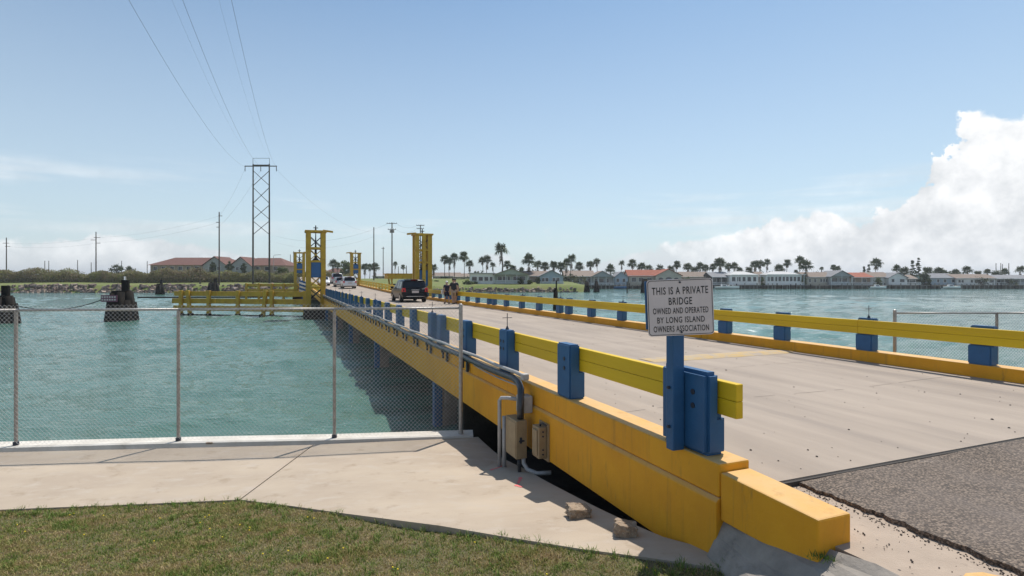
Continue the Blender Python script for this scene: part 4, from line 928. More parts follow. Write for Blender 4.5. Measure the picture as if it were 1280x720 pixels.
# ================================================================== PEOPLE
def skinned(name, m, verts, edges, radii, parent, sub=2, root=0):
    me = bpy.data.meshes.new(name); me.from_pydata(verts, edges, []); me.materials.append(m)
    o = bpy.data.objects.new(name, me); COL.objects.link(o); o.parent = parent
    sk = o.modifiers.new('skin', 'SKIN'); sk.use_smooth_shade = True
    for i, r in enumerate(radii):
        d = me.skin_vertices[0].data[i]; d.radius = r if isinstance(r, tuple) else (r, r); d.use_root = (i == root)
    ss = o.modifiers.new('sub', 'SUBSURF'); ss.levels = sub; ss.render_levels = sub
    return o
skin = mat('tanned_skin', (0.42, 0.24, 0.16), None, rough=0.6)
def person(label, loc, yaw, Hh, shirt, shorts, shoes, hat=None, hair=None, stride=.22, bag=None, build=1.0):
    o = thing('person', label, 'person', loc, yaw); k = Hh / 1.75; s_ = stride
    V = [(0, 0, .93), (0, 0, 1.08), (0, .01, 1.28), (0, .015, 1.42), (0, .02, 1.50), (0, .03, 1.58), (0, .035, 1.68)]; E = [(i, i + 1) for i in range(6)]; Rr = [(.15, .115), (.145, .105), (.17, .12), (.13, .09), (.058, .06), (.082, .095), (.075, .088)]
    Rr = [(a_ * build, b_ * build) if i < 4 else (a_, b_) for i, (a_, b_) in enumerate(Rr)]
    def limb(fr, pts, rs):
        p_ = fr
        for q, r in zip(pts, rs): V.append(q); Rr.append(r); E.append((p_, len(V) - 1)); p_ = len(V) - 1
    for sd_ in (-1, 1):
        f_ = s_ * sd_
        limb(0, [(sd_ * .10, 0, .86), (sd_ * .11, f_ * .45 + .03, .50), (sd_ * .11, f_ * 1.0 - .04, .10), (sd_ * .115, f_ * 1.0 + .0, .045), (sd_ * .12, f_ + .13, .035)], [.092, .062, .042, .042, .036])
        limb(3, [(sd_ * .19, 0, 1.40), (sd_ * .235, -.03 - f_ * .2, 1.13), (sd_ * .25, .05 - f_ * .55, .89), (sd_ * .25, .07 - f_ * .6, .82)], [.062, .046, .032, .036])
        hnd = len(V) - 1; hp = V[hnd]
        for q in range(4): limb(hnd, [(hp[0] - .0 + sd_ * .004, hp[1] - .03 + q * .02, hp[2] - .06), (hp[0] - sd_ * .012, hp[1] - .03 + q * .02 + .01, hp[2] - .10 + .008 * abs(q - 1.5))], [.010, .008])
        limb(hnd, [(hp[0] - sd_ * .01, hp[1] + .045, hp[2] - .03), (hp[0] - sd_ * .015, hp[1] + .055, hp[2] - .065)], [.011, .009])
    V = [(x * k, y * k, z * k) for x, y, z in V]
    Rr = [(r[0] * k, r[1] * k) if isinstance(r, tuple) else r * k for r in Rr]
    body = skinned('body', skin, V, E, Rr, o)
    for sd_ in (-1, 1):
        MB().tube([(sd_ * .078 * k, .03 * k, 1.60 * k), (sd_ * .092 * k, .02 * k, 1.60 * k)], .028 * k, 8).build('ear', skin, o)
    MB().tube([(0, .115 * k, 1.63 * k), (0, .145 * k, 1.585 * k), (0, .12 * k, 1.575 * k)], [.010, .018, .010], 6).build('nose', skin, o)
    for sd_ in (-1, 1): MB().tube([(sd_ * .032 * k, .118 * k, 1.625 * k), (sd_ * .032 * k, .126 * k, 1.625 * k)], .011, 6).build('eye', black, o)
    MB().box(-.025 * k, .025 * k, .112 * k, .122 * k, 1.545 * k, 1.553 * k).build('mouth', redlens if False else mat('lips', (.3, .12, .1)), o)
    # shirt
    b = build
    v = [(0, 0, .86), (0, 0, 1.08), (0, .01, 1.28), (0, .015, 1.44), (-.19, 0, 1.40), (-.228, -.02, 1.20), (.19, 0, 1.40), (.228, -.02, 1.20)]
    skinned('shirt', shirt, [(x * k, y * k, z * k) for x, y, z in v], [(0, 1), (1, 2), (2, 3), (3, 4), (4, 5), (3, 6), (6, 7)], [(.168 * b, .13 * b), (.165 * b, .125 * b), (.19 * b, .14 * b), (.12, .085), .078, .072, .078, .072], o)
    f_ = s_
    v = [(0, 0, .93), (-.10, 0, .84), (-.112, -f_ * .38 + .02, .53), (.10, 0, .84), (.112, f_ * .38 + .02, .53)]
    skinned('shorts', shorts, [(x * k, y * k, z * k) for x, y, z in v], [(0, 1), (1, 2), (0, 3), (3, 4)], [(.160 * b, .125 * b), .105, .092, .105, .092], o)
    for sd_ in (-1, 1):
        yb_ = (s_ * sd_) * k
        MB().hexa([((sd_ * .118 - .05) * k, yb_ - .08, 0), ((sd_ * .118 + .05) * k, yb_ - .08, 0), ((sd_ * .118 + .045) * k, yb_ + .19, 0), ((sd_ * .118 - .045) * k, yb_ + .19, 0)], [((sd_ * .118 - .045) * k, yb_ - .07, .10), ((sd_ * .118 + .045) * k, yb_ - .07, .10), ((sd_ * .118 + .03) * k, yb_ + .16, .055), ((sd_ * .118 - .03) * k, yb_ + .16, .055)]).build('shoe', shoes, o, bevel=.02)
    hm_ = hat or hair
    MB().tube([(0, .025 * k, 1.625 * k), (0, .03 * k, 1.68 * k), (0, .03 * k, 1.73 * k), (0, .03 * k, 1.765 * k)], [.102 * k, .100 * k, .078 * k, .03 * k], 14).build('cap' if hat else 'hair', hm_, o, smooth=True)
    if hat: MB().box(-.07 * k, .07 * k, .10 * k, .21 * k, 1.645 * k, 1.66 * k).build('cap_peak', hm_, o, bevel=.004)
    if bag: tag(bag_(o, k), None)
    return o
def bag_(o, k):
    p = o.matrix_world
    e = thing('shoulder_bag', 'white bag hanging at the side of the walker in the pale cap', 'bag', (o.location.x - .32, o.location.y, o.location.z + .95 * k), TH)
    MB().box(-.08, .08, -.14, .14, -.18, .08).build('pouch', capconc, e, bevel=.03); MB().tube([(0, -.1, .07), (.05, -.05, .25), (.10, 0, .48), (.1, .06, .25), (0, .1, .07)], .012, 5).build('strap', capconc, e)
    return e
cl_dark = mat('charcoal_cloth', (0.022, 0.024, 0.03), None, rough=0.9); cl_navy = mat('navy_cloth', (0.02, 0.022, 0.045), None, rough=0.9); cl_tan = mat('tan_cloth', (0.38, 0.28, 0.19), None, rough=0.9)
cl_white = mat('white_cap_cloth', (0.72, 0.70, 0.66), None, rough=0.9); hairm = mat('dark_hair', (0.03, 0.022, 0.016), None, rough=0.7)
def pl(a, Y): return B(a, (Y - a * ST) / CT, Z_DECK + .003)
person('man in dark shirt and tan shorts walking away along the far rail', pl(11.02, 39.3), TH, 1.80, cl_dark, cl_tan, hairm, hair=hairm, stride=.20, build=1.12)
person('shorter walker in navy clothes and pale cap left of the man', pl(10.75, 39.9), TH + .05, 1.62, cl_navy, cl_navy, hairm, hat=cl_white, stride=-.18, bag=True)
person('walker mostly hidden behind the man in the dark shirt', pl(11.25, 39.8), TH, 1.80, cl_navy, cl_dark, hairm, hair=hairm, stride=.15)

# ================================================================== HOUSES ACROSS THE WATER
def flat(name, c, r=.8): return mat('house_' + name, c, tuple(x * .86 for x in c), .6, r)
HC = dict(white=flat('white', (.78, .76, .72)), cream=flat('cream', (.52, .47, .38)), green=flat('pale_green', (.40, .43, .36)), blue=flat('pale_blue', (.36, .44, .50)), grey=flat('grey', (.38, .38, .38)), pink=flat('pinkish', (.42, .32, .28)), tan=flat('tan', (.36, .28, .21)), dark=flat('dark', (.07, .065, .06)))
RC = dict(tan=mat('tan_shingle_roof', (.26, .20, .16), (.20, .15, .12), 1.5, .9), grey=mat('grey_shingle_roof', (.25, .25, .26), (.18, .18, .19), 1.5, .9), red=mat('red_tile_roof', (.34, .10, .055), (.26, .075, .04), 1.5, .9), white=mat('pale_metal_roof', (.42, .42, .42), (.34, .34, .34), 1.5, .6), terracotta=mat('terracotta_tile_roof', (.155, .068, .05), (.12, .05, .038), .8, .9, c3=(.14, .075, .055)))
hglass = mat('house_window_glass', (.03, .035, .045), None, rough=.15, spec=.7)
trim = mat('white_trim_paint', (.76, .76, .73), None, rough=.6)
def add_window(o, wall, x0, x1, z0, z1, y):
    fr = MB().box(x0 - .09, x1 + .09, y - .06, y - .001, z0 - .09, z0).box(x0 - .09, x1 + .09, y - .06, y - .001, z1, z1 + .09).box(x0 - .09, x0, y - .06, y - .001, z0, z1).box(x1, x1 + .09, y - .06, y - .001, z0, z1).build('window', trim, o)
    MB().box(x0, x1, y - .03, y - .004, z0, z1).build('pane', hglass, fr)
def house(label, x0, x1, ytop, ybase, Y, wc, rc, kind='side', wins=(), D=9.0, wallf=.60, rail=False, arches=(), porch=0, ground=None, over=.45):
    s = Y / F; w = (x1 - x0) * s; zb = EYE - (ybase - HY) * s; zt = EYE - (ytop - HY) * s; H_ = zt - zb; hw = H_ * wallf
    o = thing('house', label, 'house', ((x0 - HX) * s, Y, zb)); wm, rm = HC[wc], RC[rc]
    mb = MB().box(0, w, 0, D, -1.5, hw)
    if kind == 'front': mb.prism([(0, hw + .001), (w, hw + .001), (w / 2, H_ - .12)], .02, D - .02)
    if kind == 'side': mb.prism([(0, hw + .001), (D, hw + .001), (D / 2, H_ - .12)], .02, w - .02, 'x')
    wl_ = mb.build('wall', wm, o)
    e = over
    if kind == 'front':
        sl = (H_ - hw) / (w / 2)
        for a_, b_ in ((-e, w / 2), (w + e, w / 2)):
            za = hw - e * sl
            MB().hexa([(a_, -e - porch, za - .0), (b_, -e - porch, H_), (b_, D + e, H_), (a_, D + e, za)], [(a_, -e - porch, za + .16), (b_, -e - porch, H_ + .16), (b_, D + e, H_ + .16), (a_, D + e, za + .16)]).build('roof', rm, o)
        if porch: MB().prism([(0, hw + .002), (w, hw + .002), (w / 2, H_ - .05)], -porch - .02, -porch + .06).build('gable', wm, o)
    elif kind == 'side':
        sl = (H_ - hw) / (D / 2)
        for a_, b_ in ((-e - porch, D / 2), (D + e, D / 2)):
            za = hw - .0 if porch and a_ < 0 else hw - e * sl
            MB().hexa([(-e, a_, za), (w + e, a_, za), (w + e, b_, H_), (-e, b_, H_)], [(-e, a_, za + .16), (w + e, a_, za + .16), (w + e, b_, H_ + .16), (-e, b_, H_ + .16)]).build('roof', rm, o)
    elif kind == 'hip':
        q = min(D / 2, w / 3); MB().add([(-e, -e, hw), (w + e, -e, hw), (w + e, D + e, hw), (-e, D + e, hw), (q, D / 2, H_), (w - q, D / 2, H_)], [(0, 1, 5, 4), (1, 2, 5), (2, 3, 4, 5), (3, 0, 4), (3, 2, 1, 0)]).build('roof', rm, o)
    else: MB().box(-e, w + e, -e - porch, D + e, H_ - .25, H_).build('roof', rm, o); MB().box(0, w, 0.01, D, hw, H_ - .25).build('wall', wm, o)
    MB().box(-e, w + e, -e - porch - .03, -e - porch - .001, hw - .02, hw + .14).build('fascia', trim, o) if kind in ('side', 'hip') else None
    for (f0, f1) in wins: add_window(o, wl_, w * f0, w * f1, hw * .36, hw * .80, 0)
    for (f0, f1) in arches:
        n_ = 8; xa, xb = w * f0, w * f1; r0 = (xb - xa) / 2
        pts_ = [(xa, hw * .25), (xb, hw * .25), (xb, hw * .6)] + [((xa + xb) / 2 + r0 * cos(pi * k / n_), hw * .6 + r0 * .7 * sin(pi * k / n_)) for k in range(1, n_)] + [(xa, hw * .6)]
        MB().prism(pts_, -.05, -.01).build('arched_opening', hglass, o)
    if porch or rail:
        dp = porch or 1.6
        MB().box(-.1, w + .1, -dp, -.01, .0, .14).build('deck', trim, o)
        rl = MB().box(0, w, -dp + .02, -dp + .08, .90, .98).box(0, w, -dp + .02, -dp + .08, .22, .28)
        x_ = 0.0
        while x_ < w: rl.box(x_, x_ + .05, -dp + .03, -dp + .07, .281, .899); x_ += .16
        ro = rl.build('railing', trim, o); ro['kind'] = 'stuff'
        n_ = max(2, int(w / 2.6))
        for k in range(n_ + 1): MB().box(w * k / n_ - .07, w * k / n_ + .07, -dp, -dp + .14, -1.6, hw if porch else 1.0).build('deck_post', trim, o)
    return o
W4 = ((.08, .2), (.27, .4), (.5, .62), (.72, .9))
house('white flat roofed sunroom house at the left end of the canal row', 587, 617, 341, 355, 163, 'white', 'white', 'flat', ((.1, .3), (.38, .55), (.62, .78), (.84, .95)), wallf=.8)
house('pale green gabled house with big dark porch windows', 618, 660, 336, 354.5, 164, 'green', 'tan', 'front', ((.1, .22), (.25, .36), (.4, .46), (.56, .72), (.76, .92)), porch=1.5, D=11)
house('pinkish house with tan roof just right of the pale green gable', 655, 690, 339, 355, 178, 'pink', 'tan', 'side', ((.1, .2), (.5, .7)))
house('pale blue gabled house with two dark window groups', 675, 704, 338, 356, 168, 'blue', 'grey', 'front', ((.08, .2), (.23, .36), (.54, .66), (.70, .84)), rail=True, D=11)
house('long tan roofed house with white balcony behind the two dolphins', 706, 742, 338.5, 357, 205, 'tan', 'tan', 'side', ((.1, .22), (.45, .6), (.75, .9)), porch=1.8)
house('grey gable ended house with balcony joining the long tan roof', 738, 766, 339, 357, 204.6, 'grey', 'tan', 'front', ((.15, .3), (.38, .6), (.7, .82)), porch=1.8)
house('small pale blue gabled house above the blue covered boat', 768, 785, 340, 356, 206, 'blue', 'grey', 'front', ((.15, .35), (.6, .8)))
house('long house with red tile roof behind the notice', 786, 832, 337.5, 356, 208, 'cream', 'red', 'side', W4)
house('cream gable end with dark arches just above the notice', 820, 852, 336.5, 356, 205.5, 'cream', 'red', 'front', (), arches=((.10, .28), (.37, .62), (.70, .88)))
house('tan roofed low house right of the arched gable', 853, 888, 340, 356, 214, 'tan', 'tan', 'side', W4)
house('dark shaded porch house left of the white balcony house', 889, 911, 340.5, 356, 208, 'dark', 'grey', 'side', ((.1, .3), (.5, .8)), porch=1.5)
house('white house with curved front porch right of the notice', 912, 948, 339, 356, 205, 'white', 'white', 'hip', ((.08, .2), (.26, .38), (.45, .55), (.62, .74), (.8, .92)), porch=1.6, wallf=.72)
house('narrow pinkish house squeezed between two white ones', 949, 957, 340, 355, 208, 'pink', 'tan', 'side', ((.3, .6),))
house('largest white house with a row of nine dark windows', 957, 1002, 339, 356, 204.8, 'white', 'white', 'hip', tuple((.04 + .105 * k, .115 + .105 * k) for k in range(9)), porch=1.8, wallf=.74)
house('cream house with side roof left of the blue grey gable', 1007, 1040, 340.5, 356, 206, 'cream', 'tan', 'side', ((.12, .2), (.32, .4), (.55, .63), (.66, .74), (.77, .85)))
house('blue grey gabled house with deck between cream and tan ones', 1036, 1062, 338.5, 356, 204.9, 'grey', 'grey', 'front', ((.1, .4), (.5, .88)), porch=1.7)
house('tan house with reddish roof and bay porch', 1062, 1088, 341, 356, 206, 'tan', 'red', 'side', ((.1, .25), (.6, .8)), porch=1.2)
house('cream and white house with plain tan roof between red roof and white gable', 1086, 1113, 340.5, 356, 207, 'white', 'tan', 'side', ((.35, .5), (.75, .85)))
house('white gabled house left of the dark open porch', 1111, 1134, 341, 356, 205, 'white', 'grey', 'front', ((.15, .3), (.6, .85)), rail=True)
house('brown roofed open porch left of the dark shrubs', 1134, 1147, 344, 356, 205, 'dark', 'tan', 'side', ((.2, .8),), rail=True)
house('pale blue house with grey roof right of the dark shrubs', 1163, 1196, 342, 356, 206, 'blue', 'grey', 'side', ((.25, .33), (.5, .6), (.8, .95)))
house('long white house with brown roof and dark paired windows', 1196, 1244, 343, 356, 205, 'white', 'tan', 'side', ((.04, .1), (.12, .18), (.36, .42), (.46, .6), (.86, .96)))
house('dark roofed house at the right edge with a shaded carport', 1243, 1292, 344, 356, 206, 'grey', 'grey', 'side', ((.05, .15), (.3, .6)), porch=1.0)
house('tan roofed bungalow behind the walkers', 541, 573, 341, 352.5, 208, 'pink', 'tan', 'side', ((.1, .2), (.4, .6), (.75, .85)))
house('long low pale house right of the walkers', 568, 590, 342, 353, 200, 'cream', 'tan', 'side', ((.2, .4), (.6, .9)))
house('pinkish roofed house beyond the cars, left of the far right tower', 404, 430, 335, 350, 250, 'tan', 'terracotta', 'hip', ((.1, .3), (.6, .8)))
house('low grey building on the far bank between the poles', 466, 484, 342.5, 350, 260, 'grey', 'white', 'side', ((.2, .4),))
# apartment blocks with terracotta roofs
def block(label, x0, x1, ytop, yeave, Y, gable, D=16):
    s = Y / F; w = (x1 - x0) * s; z0 = 3.6; ze = EYE - (yeave - HY) * s; zt = EYE - (ytop - HY) * s
    o = thing('apartment_block', label, 'building', ((x0 - HX) * s, Y, z0), 0); he, ht = ze - z0, zt - z0
    wall = MB().box(0, w, 0, D, -1, he).build('wall', HC['tan'], o)
    rm = RC['terracotta']; q = D / 2
    MB().add([(-.8, -.8, he - .1), (w + .8, -.8, he - .1), (w + .8, D + .8, he - .1), (-.8, D + .8, he - .1), (q * .6, D / 2, ht), (w - q * .6, D / 2, ht)], [(0, 1, 5, 4), (1, 2, 5), (2, 3, 4, 5), (3, 0, 4), (3, 2, 1, 0)]).build('roof', rm, o)
    gx0, gx1 = (w * .72, w * 1.0) if gable > 0 else (0, w * .39)
    MB().prism([(gx0, -1), (gx1, -1), (gx1, he), ((gx0 + gx1) / 2, ht - .1), (gx0, he)], -3.2, -.02).build('gable_wing', HC['grey'], o)
    g_ = (gx1 - gx0) / 2; mid = (gx0 + gx1) / 2
    for sgn in (-1, 1):
        e_ = mid + sgn * (g_ + .5); MB().hexa([(e_, -3.8, he - .5), (mid, -3.8, ht - .08), (mid, D / 2, ht - .08), (e_, D / 2, he - .5)], [(e_, -3.8, he - .3), (mid, -3.8, ht + .12), (mid, D / 2, ht + .12), (e_, D / 2, he - .3)]).build('wing_roof', rm, o)
    n_ = int(w / 3.4)
    for k in range(n_):
        xx = 1.2 + k * (w - 2) / n_
        if gx0 - 1.5 < xx < gx1: continue
        for zf in (.62,):
            add_window(o, wall, xx, xx + 1.5, he * zf, he * zf + 1.4, 0)
        MB().box(xx - .3, xx - .1, -.9, -.7, -1, he - .2).build('pillar', HC['tan'], o)
    for (a_, b_) in ((.25, .4), (.6, .75)): add_window(o, wall, gx0 + (gx1 - gx0) * a_, gx0 + (gx1 - gx0) * b_, he * .62, he * .62 + 1.3, -3.2)
    return o
block('long apartment block with terracotta roof, left of two', 188, 288, 321, 331, 215, 1)
block('shorter terracotta roofed apartment block with its gable wing on the left', 294, 356, 321.5, 331.5, 215, -1)

# bulkheads, docks and boats along the right shore
dockw = mat('bleached_dock_timber', (.30, .27, .23), (.20, .18, .155), 2, .9)
bulk = MB().box((712 - HX) * 203.6 / F, 330, 203.4, 203.9, -1, 1.45).build('bulkhead', mat('dark_bulkhead', (.10, .09, .08), (.16, .14, .12), 1.2, .9)); tag(bulk, 'dark timber bulkhead along the canal side houses', 'bulkhead')
docks = [(712, 768, 'dock below the long tan roofed house'), (770, 850, 'dock below the red tiled house'), (905, 952, 'dock below the white curved porch house'), (954, 1006, 'dock below the largest white house'), (1008, 1064, 'dock below the blue grey gabled house'), (1066, 1112, 'dock below the red roofed houses'), (1114, 1150, 'dock below the open porch'), (1152, 1200, 'dock below the pale blue house'), (1202, 1290, 'dock below the long white house')]
r_ = random.Random(5)
for x0, x1, lb in docks:
    Yd = 201.5; s = Yd / F; w = (x1 - x0) * s
    o = thing('dock', 'timber ' + lb, 'dock', ((x0 - HX) * s, Yd, 0)); zt = 1.3 + r_.uniform(-.1, .1)
    MB().box(0, w, 0, 1.7, zt - .15, zt).build('decking', dockw, o)
    n_ = int(w / 1.5)
    for k in range(n_ + 1):
        hh = zt + r_.choice((-.02, .5, .8, .02)); x = w * k / n_ + r_.uniform(-.2, .2)
        MB().tube([(x, -.12, -1), (x, -.12, hh)], .13 + r_.uniform(0, .05), 6).build('pile', dockw if r_.random() < .6 else blacktar, o)
def boat(label, x, yb, Y, L, hull, cab=True, canopy=None, yaw=0.0):
    s = Y / F; o = thing('boat', label, 'boat', ((x - HX) * s, Y, .1), yaw); W_ = L * .30; mb = MB(); n_ = 7
    for i in range(n_):
        f_ = i / (n_ - 1); hw_ = W_ / 2 * (1 - max(0, (f_ - .45) / .55) ** 2.2); sh = .75 + .35 * f_ ** 2
        mb.v += [(L * f_, -hw_, sh), (L * f_, -hw_ * .75, .15), (L * f_, 0, -.15 + .3 * f_ ** 3), (L * f_, hw_ * .75, .15), (L * f_, hw_, sh), (L * f_, 0, sh - .04)]
    for i in range(n_ - 1):
        for k in range(6): mb.f.append((i * 6 + k, i * 6 + (k + 1) % 6, (i + 1) * 6 + (k + 1) % 6, (i + 1) * 6 + k))
    mb.f.append((0, 1, 2, 3, 4, 5)); mb.build('hull', hull, o, smooth=False)
    if cab:
        MB().hexa([(L * .3, -W_ * .3, .7), (L * .62, -W_ * .25, .75), (L * .62, W_ * .25, .75), (L * .3, W_ * .3, .7)], [(L * .32, -W_ * .25, 1.5), (L * .52, -W_ * .22, 1.5), (L * .52, W_ * .22, 1.5), (L * .32, W_ * .25, 1.5)]).build('cabin', trim, o, bevel=.05)
        MB().box(L * .34, L * .51, -W_ * .285, -W_ * .27, 1.05, 1.38).build('window', hglass, o)
    if canopy:
        MB().box(L * .2, L * .6, -W_ * .4, W_ * .4, 2.0, 2.1).build('canopy', canopy, o, bevel=.04)
        for xx in (.22, .58):
            for yy in (-.36, .36): MB().tube([(L * xx, W_ * yy, .7), (L * xx, W_ * yy, 2.0)], .03, 5).build('pole', chrome, o)
    MB().box(-.35, .05, -.2, .2, .3, 1.2).build('outboard_motor', rubber, o, bevel=.06)
    return o
boat('long low white boat moored right of the notice', 893, 357, 199, 7.8, trim)
boat('white boat with blue grey awning right of the notice, behind the long one', 905, 356, 200.6, 5.5, trim, canopy=HC['blue'])
boat('boat under a bright blue cover below the small pale blue house', 767, 356, 199.5, 5.0, tblue, cab=False, canopy=tblue)
boat('white boat with cabin below the red roofed houses', 1087, 357, 199.3, 6, trim)
boat('white boat moored below the pale blue house at right', 1178, 357, 199.3, 6.5, trim)

# ================================================================== PALMS AND TREES
palmg = rnd_mat('palm_frond', [(0.050, 0.070, 0.032), (0.080, 0.105, 0.042), (0.12, 0.14, 0.062)], .6, .12)  # frond colours lightened to stand in for distance haze
skirtm = rnd_mat('dead_frond', [(0.13, 0.095, 0.05), (0.20, 0.15, 0.085), (0.09, 0.065, 0.04)], .9)
trunkm = mat('palm_trunk_bark', (.15, .115, .085), (.10, .075, .055), 3, .95, stretch=(1, 1, 4))
leafdk = rnd_mat('dark_tree_leaf', [(0.035, 0.048, 0.022), (0.065, 0.085, 0.034), (0.10, 0.12, 0.05)], .7, .15)
leafmid = rnd_mat('mid_tree_leaf', [(0.05, 0.075, 0.018), (0.085, 0.12, 0.03), (0.12, 0.15, 0.045)], .7, .2)
def fan(mb, base, d, size, r_, droop, n=7):
    d = Vector(d).normalized(); up = Vector((0, 0, 1)); sd_ = d.cross(up)
    sd_ = sd_.normalized() if sd_.length > .05 else Vector((1, 0, 0)); nn = sd_.cross(d)
    hub = base + d * size * .55; mb.add([base - sd_ * .02, base + sd_ * .02, hub], [(0, 1, 2)])
    for k in range(n):
        an = (k / (n - 1) - .5) * R(230); dd = (d * cos(an) + sd_ * sin(an)).normalized(); L = size * (.55 + .25 * cos(an)) * r_.uniform(.8, 1.1)
        wv = dd.cross(nn).normalized() * size * .075; md = hub + dd * L * .6; tp = hub + dd * L + Vector((0, 0, -droop * L * .55))
        mb.add([hub, md - wv, tp, md + wv], [(0, 1, 2, 3)])
def palm_meshes(seed, nf=34, skirt=True):
    r_ = random.Random(seed); mb = MB()
    for k in range(nf):
        u = r_.uniform(-.45, 1.0); th = r_.uniform(0, 2 * pi); q = sqrt(max(0, 1 - u * u)); fan(mb, Vector((0, 0, 0)), (q * cos(th), q * sin(th), u), r_.uniform(.85, 1.15), r_, .9 if u < .3 else .35)
    cr_ = mb.mesh('crown'); cr_.materials.append(palmg); mb = MB()
    for k in range(22):
        th = r_.uniform(0, 2 * pi); z = -r_.uniform(.1, 1.7 if skirt else .5); fan(mb, Vector((0, 0, z)), (.42 * cos(th), .42 * sin(th), -1), r_.uniform(.5, .75), r_, .2, 5)
    sk = mb.mesh('skirt'); sk.materials.append(skirtm); return cr_, sk
PV = [palm_meshes(i, 50 + 6 * (i % 3), i % 2 == 0) for i in range(5)]
tr_me = MB().tube([(0, 0, -.08), (.01, 0, .03), (.02, .01, .5), (0, 0, 1.0)], [.020, .0135, .0115, .010], 8).mesh('trunk'); tr_me.materials.append(trunkm)
def palm(x, ytop, Y, crpx, label, v=0, zb=None, thick=1.0):
    s = Y / F; X = (x - HX) * s; zt = EYE - (ytop - HY) * s; z0 = landz(X, Y) if zb is None else zb; r = crpx * s * .5 / 1.15
    h = zt - z0 - r * .95; o = thing('palm_tree', label, 'palm tree', (X, Y, z0 - .05), random.uniform(0, 6), 'fan palms across the water')
    tk = max(h, 3.0) * 1.0
    link_mesh('trunk', tr_me, o, (0, 0, 0), (0, 0, 0), (9.5 * thick, 9.5 * thick, h)); lean = random.uniform(-.03, .03)
    c, k = PV[v % 5]; link_mesh('crown', c, o, (0, 0, h), (lean, lean, 0), (r, r, r)); link_mesh('skirt', k, o, (0, 0, h), (0, 0, 0), (r * .9, r * .9, min(r, h * .4)))
